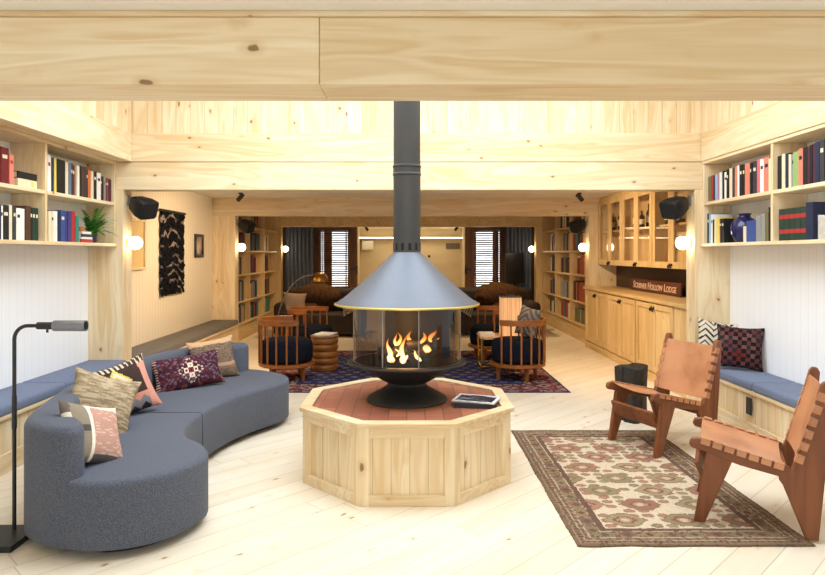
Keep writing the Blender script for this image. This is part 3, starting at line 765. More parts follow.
for k, ((y0, y1), w) in enumerate(zip(UNITS, UN)):
    t = thing('wall_cabinet', 'glazed pine wall cabinet with two glass doors, %s' % w, 'cabinet', (3.1, (y0 + y1) / 2, 1.29), group='glazed pine wall cabinets')
    m = MB()
    m.box(3.235, 3.254, y0, y1, 1.305, 2.328); m.box(2.985, 3.235, y0, y0 + .018, 1.305, 2.328); m.box(2.985, 3.235, y1 - .018, y1, 1.305, 2.328)
    m.box(2.985, 3.235, y0 + .018, y1 - .018, 1.305, 1.325); m.box(2.985, 3.235, y0 + .018, y1 - .018, 2.25, 2.328)
    m.build('carcass', M['cab_z'], t)
    MB().box(3.02, 3.234, y0 + .019, y1 - .019, 1.775, 1.80).build('shelf', M['cab_y'], t)
    ym = (y0 + y1) / 2
    for a, b, h in ((y0 + .006, ym - .002, ym - .03), (ym + .002, y1 - .006, ym + .03)):
        fw = .075
        o = MB().ring(2.962, 2.984, a, b, 1.285, 2.27, fw).build('door', M['cab_z'], t, bevel=.002)
        MB().box(2.971, 2.974, a + fw, b - fw, 1.36, 2.195).build('door_pane', M['pane'], o)
        pull(2.962, h, 1.325, o)
    kinds = ['bottle', 'amber', 'bottle', 'bottle', 'amber']
    for j in range(5):
        yb = y1 - .15 - j * .2; h = rng.uniform(.22, .31)
        rb = .038
        b = thing('liquor_bottle', '%s bottle, %s from the far end, glazed %s' % ({'bottle': 'dark', 'amber': 'amber'}[kinds[(j + k) % 5]], ORD[j], US[k]), 'bottle', (3.12 + rng.uniform(-.03, .03), yb, 1.8005), group='bottles in the glazed cabinets')
        MB().lathe([(0, 0), (rb, 0), (rb, h * .62), (rb * .75, h * .70), (.013, h * .78), (.013, h), (0, h)], 16).build('glass_body', M[kinds[(j + k) % 5]], b, local=True)
        MB().lathe([(rb + .001, h * .2), (rb + .001, h * .5)], 16, caps=False).build('paper_label', M['label'], b, local=True)
        if j < 3:
            c = thing('glass_jar', 'clear glass on the lower shelf, %s from the far end, glazed %s' % (ORD[j], US[k]), 'glass', (3.13, yb - .08, 1.3255), group='glasses in the glazed cabinets')
            MB().lathe([(0, 0), (.035, 0), (.04, .12), (.037, .12), (.033, .006), (0, .006)], 16).build('tumbler', M['pane'], c, local=True)

# carved sign
t = thing('lodge_sign', 'brown carved wooden sign with cream letters on the pine worktop', 'sign', (3.16, 8.25, .945))
MB().box(-.014, .014, -.83, .83, .001, .165).build('board', M['signwood'], t, local=True, bevel=.012, seg=3)
cu = bpy.data.curves.new('sign_text', 'FONT'); cu.body = 'Scribner Hollow Lodge'; cu.size = .125; cu.extrude = .003; cu.align_x = 'CENTER'; cu.small_caps_scale = .76; cu.offset = .0012; cu.shear = .12
for i, ch in enumerate(cu.body):
    if ch.islower(): cu.body_format[i].use_small_caps = True
tmp = bpy.data.objects.new('sign_text_source', cu); COL.objects.link(tmp)
bpy.context.view_layer.update()
me = bpy.data.meshes.new_from_object(tmp.evaluated_get(bpy.context.evaluated_depsgraph_get()))
bpy.data.objects.remove(tmp)
xs = [v.co.x for v in me.vertices]; sx = 1.44 / (max(xs) - min(xs))
R_ = Matrix(((0, 0, -1, 0), (-1, 0, 0, 0), (0, 1, 0, 0), (0, 0, 0, 1)))
me.transform(Matrix.Translation((-.016, 0, .042)) @ R_ @ Matrix.Diagonal((sx, 1.05, 1, 1)))
me.materials.clear(); me.materials.append(M['signtext'])
o = bpy.data.objects.new('lettering', me); COL.objects.link(o); o.parent = t

# ------------------------------------------------------------------ far bookcases
LV = [.30, .66, 1.11, 1.51, 1.93, 2.31]
UPY = [10.30, 11.28, 12.42, 13.58]
def bookcase(s, xf, xb, label, where, seed):
    t = thing('built_in_bookcase', label, 'bookcase', (s * (xf + xb) / 2, 11.9, 0))
    def bx(a, b, ya, yb, z0, z1):
        lo, hi = sorted((s * a, s * b)); return MB().box(lo, hi, ya, yb, z0, z1)
    for y in UPY: bx(xf, xb, y - .03, y, LV[0] + .001, 2.327).build('upright', M['cab_z'], t)
    bx(xf - .008, xb, Q1 + .005, UPY[-1], LV[0] - .035, LV[0]).build('shelf', M['cab_y'], t)
    for z in LV[1:]:
        for a, b in zip(UPY[:-1], UPY[1:]): bx(xf + .004, xb, a + .0005, b - .0305, z - .028, z).build('shelf', M['cab_y'], t)
    bx(xf + .02, xb, Q1 + .005, UPY[-1], 0, LV[0] - .036).build('base_panel', M['cab_y'], t)
    bx(xb, xb + .006, Q1 + .005, UPY[-1], LV[0] - .036, 2.327).build('back_panel', M['cab_y'], t)
    r = random.Random(seed)
    dark = ['charcoal', 'dark green', 'brown', 'navy', 'dark red', 'grey', 'black', 'tan', 'teal', 'plum', 'cream', 'grey-blue', 'rust', 'olive']
    bay = ['nearest bay', 'middle bay', 'far bay']
    lvn = ['lowest', 'second', 'third', 'fourth', 'top']
    for bi in range(3):
        for li in range(5):
            if bi == 2 and li == 4: continue
            ya, yb = UPY[bi] + .03, UPY[bi + 1] - .06
            y = ya + r.uniform(.0, .12); cnt = r.choice([6, 7, 8]) if bi < 2 else 5
            main = r.choice(dark)
            hm = (LV[li + 1] - LV[li]) * r.uniform(.66, .84)
            for j in range(cnt):
                th = r.uniform(.05, .13)
                if y + th > yb: break
                c = main if r.random() < .45 else r.choice(dark)
                add_book((s * (xf + .02 + r.uniform(0, .02)), y + th / 2, LV[li] + .0005), 0 if s > 0 else PI, th * .96, hm * r.uniform(.85, 1), .2, c, '%s book, %s along, %s shelf, %s, %s' % (c, ORD[j], lvn[li], bay[bi], where), 'books in the ' + where, parts=False)
                y += th
bookcase(-1, 2.80, 3.118, 'tall built-in pine bookcase behind the spindle chair and arc lamp', 'bookcase by the arc lamp', 11)
bookcase(1, 2.83, 3.148, 'tall built-in pine bookcase past the glazed cabinets', 'bookcase past the cabinets', 23)

# ------------------------------------------------------------------ far room: curtains, blinds, passage
def curtain(x0, x1, label):
    n = 14
    m = MB().grid(lambda u, v: (x0 + (x1 - x0) * u, 14.1 + .045 * math.sin(u * n * PI), .01 + 2.12 * v), 90, 6)
    m.solid(.008)
    t = thing('curtain', label, 'curtain', ((x0 + x1) / 2, 14.1, 0))
    m.build('cloth_panel', M['curtain'], t)
    MB().box(x0 - .02, x1 + .02, 14.07, 14.13, 2.131, 2.159).build('curtain_track', M['black'], t)
curtain(-2.72, -2.12, 'slate grey curtain behind the arc lamp')
curtain(2.12, 2.69, 'slate grey curtain beside the dark screen')
def blind(x0, x1, label):
    t = thing('slatted_blind', label, 'blind', ((x0 + x1) / 2, 14.4, .35))
    m = MB()
    z = .36
    while z < 1.98:
        m.box(x0, x1, -.024, .024, -.003, .003, Matrix.Translation((0, 14.42, z)) @ Matrix.Rotation(math.radians(-54), 4, 'X')); z += .05
    m.build('slat_panel', M['brown_x'], t)
    MB().box(x0, x1, 14.38, 14.46, 1.985, 2.04).build('headrail', M['brown_x'], t)
    MB().box(x0 + .12, x0 + .15, 14.395, 14.40, .36, 1.985).box(x1 - .15, x1 - .12, 14.395, 14.40, .36, 1.985).build('ladder_tape', M['brown'], t)
blind(-2.08, -1.28, 'brown wooden slatted blind behind the arc lamp')
blind(1.36, 2.08, 'brown wooden slatted blind behind the pale veneer lamp')
for s, x, nm in ((-1, -1.25, 'arc lamp'), (1, 1.35, 'veneer lamp')):
    d = struct(MB().box(x - .09, x + .09, 14.28, 14.33, .01, 2.12), 'door_%d' % (1 if s < 0 else 2), M['brown'], .003)
    MB().box(x - s * .085 - .02, x - s * .085 + .02, 14.262, 14.28, 1.0, 1.18).tube([(x - s * .075, 14.27, 1.12), (x - s * .075, 14.21, 1.12), (x + s * .03, 14.21, 1.11)], .014, 8).build('door_handle', M['black'], d, local=True)
t = thing('television', 'dark blank screen on a slim stand beside the grey curtain', 'television', (2.30, 13.93, 0))
MB().box(-.20, .20, -.02, .02, .82, 1.48).build('screen', M['screen'], t, local=True, bevel=.006)
MB().tube([(0, .03, .02), (0, .03, 1.1)], .025, 10).box(-.2, .2, -.08, .07, 0, .02).build('stand', M['black'], t, local=True)
sbox('trim_12', M['cove'], -1.3, 1.4, 16.70, 16.749, 1.86, 1.885)
t = thing('wall_vent', 'brown slotted vent in the far passage wall', 'vent', (1.17, 16.97, 1.58))
MB().box(-.19, .19, .01, .028, 0, .16).build('frame', plain('vent_taupe', '#8d8271', .6), t, local=True)
m = MB()
for k in range(7): m.box(-.17 + k * .05, -.145 + k * .05, 0, .012, .015, .145)
m.build('slats', plain('vent_dark', '#5c5348', .6), t, local=True)
o = MB().box(-1.24, -.94, 16.83, 16.99, 1.56, 1.80).build('wall_unit', M['plasticw'], bevel=.01)
tag(o, 'white wall box under the light strip in the far passage', 'wall unit')
o = MB().box(.505, .565, 16.97, 16.985, 1.36, 1.42).build('wall_switch', M['pullblack'])
tag(o, 'small dark switch on the far passage wall behind the hood', 'switch')

# ------------------------------------------------------------------ hearth plinth
HC = Vector((-.014, 4.33, 0)); HA = .659
t = thing('hearth_plinth', 'octagonal pine hearth plinth topped with terracotta bricks', 'hearth', (HC.x, HC.y, 0))
def octo(a, z, da=PI / 8):
    R = a / math.cos(PI / 8); return [(R * math.cos(da + k * PI / 4), R * math.sin(da + k * PI / 4)) for k in range(8)]
side = 2 * HA * math.tan(PI / 8)
for k in range(8):
    Mx = Matrix.Rotation(k * PI / 4, 4, 'Z') @ Matrix.Translation((0, -HA, 0))
    hw = side / 2
    MB().box(-hw + .055, hw - .055, .018, .03, .06, .40, Mx).build('side_panel', M['panel_x'], t, local=True)
    MB().box(-hw + .055, hw - .055, 0, .03, .0, .062, Mx).build('bottom_rail', M['pine_soft_x'], t, local=True, bevel=.002)
    MB().box(-hw + .055, hw - .055, 0, .03, .392, .455, Mx).build('top_rail', M['pine_soft_x'], t, local=True, bevel=.002)
for k in range(8):
    a = PI / 8 + k * PI / 4
    R = HA / math.cos(PI / 8)
    c = Vector((R * math.cos(a), R * math.sin(a)))
    e1 = Vector((math.cos(a + PI / 2 + PI / 8), math.sin(a + PI / 2 + PI / 8))); e2 = Vector((math.cos(a - PI / 2 - PI / 8), math.sin(a - PI / 2 - PI / 8)))
    inn = c * (1 - .034 / R)
    pts = [c, c + e1 * .0548, c + e1 * .0548 + (inn - c), inn, c + e2 * .0548 + (inn - c), c + e2 * .0548]
    MB().prism([(p.x, p.y) for p in pts], 0, .455).build('corner_post', M['pine_z'], t, local=True, bevel=.002)
m = MB(); o1 = octo(HA + .022, 0); i1 = octo(HA - .055, 0)
v = [(x, y, z) for z in (.455, .482) for ring in (o1, i1) for x, y in ring]
fs = []
for k in range(8):
    k2 = (k + 1) % 8
    fs += [(k, k2, 8 + k2, 8 + k), (16 + k, 16 + k2, 24 + k2, 24 + k), (k, k2, 16 + k2, 16 + k), (8 + k, 8 + k2, 24 + k2, 24 + k)]
m._add(v, fs); m.build('top_rim', M['pine_soft_x'], t, local=True, bevel=.004)
MB().prism(octo(HA - .03, 0), .40, .4545).prism(octo(HA - .057, 0), .4545, .466).build('brick_bed', M['brick'], t, local=True)

# ------------------------------------------------------------------ fireplace
ZB = .467
t = thing('fireplace', 'conical grey hooded freestanding fireplace with round glass firebox on the brick hearth', 'fireplace', (HC.x, HC.y, ZB))
def fz(p): return [(r, z - ZB) for r, z in p]
MB().lathe(fz([(0, ZB), (.272, ZB), (.272, .474), (.262, .488), (.20, .523), (.145, .555), (.130, .575), (.130, .60), (0, .60)]), 64).build('pedestal', M['iron'], t, local=True, ang=30)
MB().lathe(fz([(0, .590), (.128, .585), (.16, .60), (.33, .70), (.395, .718), (.402, .726), (.395, .735), (.37, .735), (.34, .722), (.20, .66), (0, .65)]), 64).build('fire_bowl', M['iron'], t, local=True, ang=30)
MB().lathe(fz([(.365, .7355), (.352, .7355), (.352, .738), (.365, .738)]), 64, caps=False).build('glass_track', M['steel'], t, local=True)
gl = MB().lathe(fz([(.358, .738), (.358, 1.108)]), 72, caps=False).build('glass_cylinder', M['fireglass'], t, local=True)
for a in (-115, -78, 180, 0):
    a = math.radians(a); c = Vector((.359 * math.cos(a), .359 * math.sin(a), 0))
    MB().tube([(c.x, c.y, .738 - ZB), (c.x, c.y, 1.108 - ZB)], .004, 8).build('glass_clip', M['steel'], t, local=True)
MB().lathe(fz([(.338, .737), (.338, 1.106)]), 40, a0=math.radians(28), a1=math.radians(118)).lathe(fz([(.334, .737), (.334, 1.106)]), 40, a0=math.radians(28), a1=math.radians(118)).build('rear_screen', M['backplate'], t, local=True)
hp = [(.094, 1.462), (.10, 1.452), (.125, 1.428), (.19, 1.365), (.27, 1.290), (.35, 1.219), (.42, 1.161), (.478, 1.121), (.484, 1.114)]
MB().lathe(fz(hp + [(.476, 1.112), (.42, 1.138), (.345, 1.205), (.26, 1.28), (.18, 1.355), (.094, 1.43)]), 96, caps=False).build('hood', M['hood'], t, local=True, ang=50)
MB().lathe(fz([(.484, 1.108), (.489, 1.111), (.489, 1.119), (.483, 1.122)]), 96, caps=False).build('brass_trim', M['brass'], t, local=True)
MB().lathe(fz([(.092, 1.44), (.092, 1.975), (.096, 1.98), (.097, 1.99), (.093, 1.995), (.093, 2.03), (.097, 2.035), (.097, 2.045), (.091, 2.05), (.091, 3.9), (0, 3.9)]), 48).build('flue_pipe', M['flue'], t, local=True, ang=30)
m = MB(); nS = 60; zr = [1.466, 1.476, 1.522, 1.532]
vv = [(.0938 * math.cos(2 * PI * q / nS), .0938 * math.sin(2 * PI * q / nS), z - ZB) for z in zr for q in range(nS)]
vs_ = [m.bm.verts.new(c) for c in vv]
for r_ in range(3):
    for q in range(nS):
        fc = m.bm.faces.new((vs_[r_ * nS + q], vs_[r_ * nS + (q + 1) % nS], vs_[(r_ + 1) * nS + (q + 1) % nS], vs_[(r_ + 1) * nS + q]))
        fc.material_index = 1 if r_ == 1 and q % 5 in (1, 2) else 0
m.build('vent_ring', [M['flue'], M['blackmat']], t, local=True)
def log(p0, p1, r, label):
    m = MB(); p0, p1 = Vector(p0), Vector(p1); n = 8
    pts = [p0.lerp(p1, i / n) for i in range(n + 1)]
    m.tube(pts, [r * (1 + .1 * math.sin(i * 2.1)) for i in range(n + 1)], 12)
    for v in m.bm.verts:
        d = mnoise.noise(v.co * 30) * .008; v.co += Vector((d, d, d))
    tag(m.build('fire_log', M['char']), label, 'log', 'charred logs in the fire bowl')
cx, cy = HC.x, HC.y
log((cx - .20, cy + .06, .765), (cx + .20, cy + .10, .775), .045, 'thick charred log at the back of the fire bowl')
log((cx - .14, cy - .10, .755), (cx + .02, cy + .16, .83), .036, 'charred log leaning inward at the arc lamp side of the fire')
log((cx + .05, cy - .12, .755), (cx + .20, cy + .08, .81), .042, 'charred log leaning at the magazine side of the fire')
log((cx + .0, cy + .0, .83), (cx + .22, cy + .02, .835), .034, 'charred log lying on top of the others in the fire')
m = MB()
def flame(x, y, z, w, h, lean=0.0, tw=0.0):
    n = 10; rings = []
    for i in range(n + 1):
        q = i / n
        r = w * (math.sin(PI * min(1, q * .78 + .18)) ** 1.3) * (1 - q) ** .55 + .0005
        rings.append((Vector((x + lean * q * q + .012 * math.sin(q * 6 + tw), y + .008 * math.sin(q * 5 + tw * 2), z + h * q)), r))
    m.tube([p for p, r in rings], [r for p, r in rings], 10)
for a in ((cx - .118, cy - .18, .752, .022, .155, .005, 0), (cx - .105, cy - .17, .75, .030, .055, .0, 1), (cx - .025, cy - .17, .75, .021, .18, .01, 2), (cx - .015, cy - .18, .748, .034, .05, .01, 3), (cx + .02, cy + .05, .83, .020, .10, .0, 1.5),
          (cx - .05, cy + .04, .81, .018, .11, -.01, 4), (cx + .08, cy - .16, .755, .015, .07, -.05, 2), (cx + .105, cy - .02, .85, .018, .08, .02, 5), (cx + .165, cy + .0, .85, .019, .10, .035, 3), (cx + .13, cy - .12, .81, .033, .045, .0, 1), (cx + .19, cy + .05, .80, .014, .08, .02, 2)):
    flame(*a)
fr_ = random.Random(4)
for k in range(4): flame(cx + fr_.uniform(-.14, .2), cy + fr_.uniform(-.16, .06), .76 + fr_.uniform(0, .05), fr_.uniform(.010, .018), fr_.uniform(.05, .12), fr_.uniform(-.03, .03), fr_.uniform(0, 6))
tag(m.build('fire_flames', M['flame']), 'yellow orange flames over charred logs inside the glass firebox', 'fire', kind='stuff')

# magazines on the brick hearth
t = thing('hardcover_book', 'dark thick book under the white magazine on the brick hearth', 'book', (.437, 4.17, .467), math.radians(-8))
MB().box(-.135, .135, -.10, .10, 0, .004).box(-.135, .135, -.10, .10, .026, .03).box(-.135, .135, -.10, -.095, .0035, .0265).build('cover', plain('dark_cover', '#1d2226', .4), t, local=True)
MB().box(-.13, .13, -.094, .095, .0045, .0255).build('page_block', M['page'], t, local=True)
def mag(c, n):
    x, y = c.x / .14, c.y / .105
    if abs(x) > .86 or abs(y) > .84 or n.z < .5: return '#e8e7ea'
    q = mnoise.noise(Vector((c.x * 14, c.y * 20, 1))) + .5 * mnoise.noise(Vector((c.x * 40, c.y * 50, 3)))
    return '#20222c' if q < .05 else ('#565c6e' if q < .3 else '#a9acb6')
m = MB().grid(lambda u, v: (-.14 + .28 * u, -.105 + .21 * v, .008), 46, 34)
m.box(-.14, .14, -.105, .105, 0, .0075)
t = thing('magazine', 'white bordered magazine with a dark photo cover on the brick hearth', 'magazine', (.442, 4.19, .4975), math.radians(-20))
m.build('cover', M['photo'], t, local=True, colfn=mag)
# ------------------------------------------------------------------ curved sofa
seat = [(-1.95, 3.27), (-1.76, 3.09), (-1.5, 3.01), (-1.28, 3.07), (-1.14, 3.22), (-1.085, 3.44), (-1.17, 3.64), (-1.31, 3.79), (-1.39, 3.99), (-1.40, 4.35), (-1.34, 4.75), (-1.22, 5.06), (-1.09, 5.30), (-1.04, 5.50), (-1.09, 5.70), (-1.25, 5.87), (-1.50, 6.00), (-1.80, 5.88), (-1.98, 5.70), (-2.12, 5.36), (-2.19, 4.9), (-2.21, 4.5), (-2.16, 4.05), (-2.06, 3.65)]
back = [(-1.64, 3.035), (-1.78, 3.08), (-1.95, 3.24), (-2.07, 3.62), (-2.17, 4.05), (-2.22, 4.5), (-2.20, 4.9), (-2.13, 5.36), (-1.985, 5.72), (-1.81, 5.90), (-1.60, 6.01), (-1.52, 6.00), (-1.49, 5.93), (-1.54, 5.84), (-1.72, 5.73), (-1.87, 5.56), (-1.98, 5.26), (-2.03, 4.88), (-2.04, 4.5), (-2.0, 4.10), (-1.91, 3.70), (-1.78, 3.40), (-1.62, 3.19), (-1.585, 3.09)]
sp = crom(seat, 8); bp = crom(back, 8)
t = thing('curved_sofa', 'kidney-shaped curved sofa in grey-blue tweed facing the fireplace', 'sofa', (-1.6, 4.5, 0))
MB().rounded([(p.x, p.y) for p in sp], .045, .375, .03, .012).build('seat', M['sofa'], t, ang=60)
MB().rounded([(p.x, p.y) for p in bp], .05, .625, .05, .012, 6).build('backrest', M['sofa'], t, ang=60)
ins = []
for i, p in enumerate(sp):
    d = (sp[(i + 1) % len(sp)] - sp[i - 1]).normalized(); nn = Vector((-d.y, d.x))
    ins.append(p + nn * .10)
MB().prism([(p.x, p.y) for p in ins], 0, .044).build('plinth_base', M['blackmat'], t)
MB().tube([(-1.955, 4.33, .376), (-1.7, 4.335, .3765), (-1.425, 4.34, .375), (-1.402, 4.34, .36), (-1.3985, 4.34, .2), (-1.3985, 4.34, .06)], .003, 6).build('seam', plain('seam_thread', '#3c404c', .9), t)

# ------------------------------------------------------------------ cushions with woven patterns
def hsh(*a):
    v = math.sin(sum(x * k for x, k in zip(a, (12.9898, 78.233, 37.719)))) * 43758.5453
    return v - math.floor(v)
def pillow(name, label, w, h, th, loc, yaw, lean, roll, fn, n=36):
    """front faces -Y before turning; lean tips the top back; roll spins it in its own plane"""
    m = MB()
    def P(u, v, s):
        a, b = 2 * u - 1, 2 * v - 1
        e = max(0, (1 - abs(a) ** 2.6)) * max(0, (1 - abs(b) ** 2.6))
        kx = 1 - .11 * (1 - b * b); kz = 1 - .11 * (1 - a * a)
        return (a * w / 2 * kx, s * th / 2 * e ** .55, b * h / 2 * kz)
    for s in (-1, 1): m.grid(lambda u, v: P(u, v, s), n, n)
    bmesh.ops.remove_doubles(m.bm, verts=m.bm.verts[:], dist=.0005)
    Mx = Matrix.Rotation(math.radians(yaw), 4, 'Z') @ Matrix.Rotation(math.radians(-lean), 4, 'X') @ Matrix.Rotation(math.radians(roll), 4, 'Y')
    o = m.build(name, M['cloth'], keep=True, ang=80, colfn=lambda c, nn: fn(c.x / w + .5, c.z / h + .5, nn.y < 0))
    o.matrix_world = Matrix.Translation(loc) @ Mx
    return tag(o, label, 'cushion')
def pink(u, v, f):
    if u < .12: return '#6d6258' if hsh(int(v * 30)) < .5 else '#d8cfc2'
    if u < .34: return '#8d8271' if hsh(int(v * 9), 2) < .6 else '#57504a'
    if u < .40: return '#e6dccb'
    if v > .86: return '#d9cfc0'
    if v < .12: return '#5d5754'
    return '#b88f80' if hsh(int(u * 14), int(v * 40)) < .75 else '#ccab9c'
def beige(u, v, f):
    q = mnoise.noise(Vector((u * 5, v * 44, 1)))
    return '#b5a58a' if q > .1 else ('#a08e72' if q > -.2 else '#8c7b62')
def kilim(u, v, f):
    a = abs(u - .5) * 2
    if v > .86: return '#4a3b36' if (u * 12) % 1 < .6 else '#cbbda8'
    if u > .80: return '#cf9483'
    k = abs((u * 1.35 - .1) % .9 - .42) + abs(v - .60) * 1.1
    if .10 < k < .16 or .25 < k < .31: return '#d8c25e'
    if k <= .10: return '#3b3230'
    if k < .25: return '#e0d5bf'
    if v < .35:
        z = (v * 6 + abs((u * 5) % 1 - .5) * 1.2) % 3
        return '#2f2c2e' if z < 1 else ('#7d7a80' if z < 1.8 else '#c98b78')
    return '#41332f' if v > .35 else '#c9a090'
def maroon(u, v, f):
    x, y = (u - .52) * 2, (v - .5)
    ax, ay = abs(x), abs(y)
    px, py = int(round(ax / .045)), int(round(ay / .045))
    if (px <= 1 and 2 <= py <= 4) or (py <= 1 and 2 <= px <= 4):
        return '#4a2430' if (px, py) in ((0, 3), (3, 0)) else '#e3cdbb'
    if abs((px + py) - 7.5) < .8 and (px + 2 * py) % 3 == 0: return '#c9b49e'
    if px <= 2 and py <= 2: return '#6e3038' if px + py > 0 else '#24181c'
    if v < .12: return '#7a4436' if hsh(int(u * 20)) < .4 else '#43262a'
    if ax > .86: return '#5a3a44' if (v * 14) % 1 < .6 else '#b89a8a'
    q = hsh(int(u * 44), int(v * 22)) + .35 * (((int(u * 44) + int(v * 22)) % 4) == 0)
    return '#45222c' if q < .6 else ('#5c2e38' if q < .9 else '#625a6a')
def tanp(u, v, f):
    if v > .84: return '#c6a07c'
    if .30 < v < .38: return '#b0917a'
    if .24 < v <= .30: return '#8d6a58'
    return '#7c6a5a' if hsh(int(u * 40), int(v * 40)) < .7 else '#685647'
def chevron(u, v, f):
    z = (v * 7 + abs((u * 3) % 1 - .5) * 2.4) % 1
    return '#2a2724' if z < .34 else '#d6ccb8'
def darkdia(u, v, f):
    i, j = int(u * 11), int(v * 11)
    c = (i + j) % 2
    r = abs(i - 5) + abs(j - 3)
    if r <= 1: return '#642a27' if c else '#4a2021'
    if c: return '#5a3434' if hsh(i, j) < .6 else '#6a4a44'
    return '#201a1c' if hsh(i, j, 2) < .7 else '#2e2a30'
def greypat(u, v, f):
    z = (abs(u - .5) * 8 + v * 9) % 2
    return '#55504e' if z < 1 else '#7d746c'
pillow('kilim_cushion', 'pink and cream striped kilim cushion at the near end of the curved sofa', .36, .35, .13, (-1.655, 3.34, .510), 74, 32, 22, pink)
pillow('wool_cushion', 'plain beige woven cushion leaning on the curved sofa back', .40, .39, .14, (-1.855, 3.86, .540), 44, 24, 22, beige)
pillow('kilim_cushion', 'multicoloured kilim cushion with yellow diamond behind the beige cushion', .40, .38, .13, (-1.90, 4.28, .545), 46, 20, -14, kilim, 48)
pillow('lumbar_cushion', 'long maroon cushion with a cream cross motif on the curved sofa', .57, .29, .13, (-1.785, 5.16, .500), 34, 22, -6, maroon, 60)
pillow('woven_cushion', 'taupe and tan striped cushion behind the maroon cushion', .41, .37, .12, (-1.70, 5.56, .535), 34, 16, -6, tanp)
pillow('chevron_cushion', 'cream cushion with black zigzag stripes on the bench against the pillar', .40, .38, .13, (2.84, 5.87, .648), -6, 14, 9, chevron, 44)
pillow('diamond_cushion', 'dark maroon and black diamond patterned cushion on the bench', .38, .38, .14, (2.835, 5.49, .648), -28, 14, 3, darkdia, 44)

# ------------------------------------------------------------------ pharmacy floor lamp
t = thing('reading_lamp', 'black pharmacy floor lamp with steel tube head behind the curved sofa', 'floor lamp', (-2.035, 3.30, 0))
MB().box(-.24, .105, -.20, .06, .001, .03).build('base', M['black'], t, local=True, bevel=.003)
arc = [(0, 0, .03), (0, 0, .98)] + [(.07 - .07 * math.cos(q), 0, 1.01 + .07 * math.sin(q)) for q in [PI / 2 * k / 8 for k in range(9)]] + [(.13, 0, 1.08)]
MB().tube(arc, .0095, 12).build('pole', M['black'], t, local=True)
MB().tube([(0, 0, .55), (0, 0, .72)], .012, 12).build('pole_sleeve', M['black'], t, local=True)
MB().tube([(.12, 0, 1.08), (.215, 0, 1.08)], .019, 16).tube([(.17, 0, 1.065), (.17, 0, 1.045)], .006, 8).build('head_socket', M['black'], t, local=True)
m = MB(); Mx = Matrix.Translation((.205, 0, 1.08)) @ Matrix.Rotation(PI / 2, 4, 'Y')
m.lathe([(0, 0), (.027, 0), (.028, .004), (.028, .165), (.025, .165), (.025, .006)], 24, M=Mx); m.build('shade', M['lampsteel'], t, local=True)

# ------------------------------------------------------------------ rugs
def rug(name, label, x0, x1, y0, y1, nx, ny, fn, th=.009, wob=.008):
    m = MB()
    def P(u, v):
        eu = wob * mnoise.noise(Vector((v * 9, u * .5, 3.3))) + wob * .5 * mnoise.noise(Vector((v * 60, u, 1)))
        ev = wob * mnoise.noise(Vector((u * 7, v * .5, 8.8))) + wob * .5 * mnoise.noise(Vector((u * 60, v, 5)))
        return (x0 + (x1 - x0) * u + eu, y0 + (y1 - y0) * v + ev, th + .0015 * mnoise.noise(Vector((u * 9, v * 9, 0))))
    m.grid(P, nx, ny)
    r = bmesh.ops.extrude_edge_only(m.bm, edges=[e for e in m.bm.edges if e.is_boundary])
    for v in r['geom']:
        if isinstance(v, bmesh.types.BMVert): v.co.z = .001
    W, H = x1 - x0, y1 - y0
    o = m.build(name, M['rug'], ang=70, colfn=lambda c, n: fn(min(max(c.x + W / 2, 0), W), min(max(c.y + H / 2, 0), H), W, H))
    return tag(o, label, 'rug')
def mute(h, k=1.0):
    a = [int(h[i:i + 2], 16) for i in (1, 3, 5)]; b = (0xa0, 0x84, 0x66); g = sum(a) / 3
    return '#%02x%02x%02x' % tuple(int((.62 * p + .10 * g + .28 * q) * k) for p, q in zip(a, b))
def caucas(x, y, W, H): return mute(caucas0(x, y, W, H), .86 if min(x, y, W - x, H - y) < .196 else 1.0)
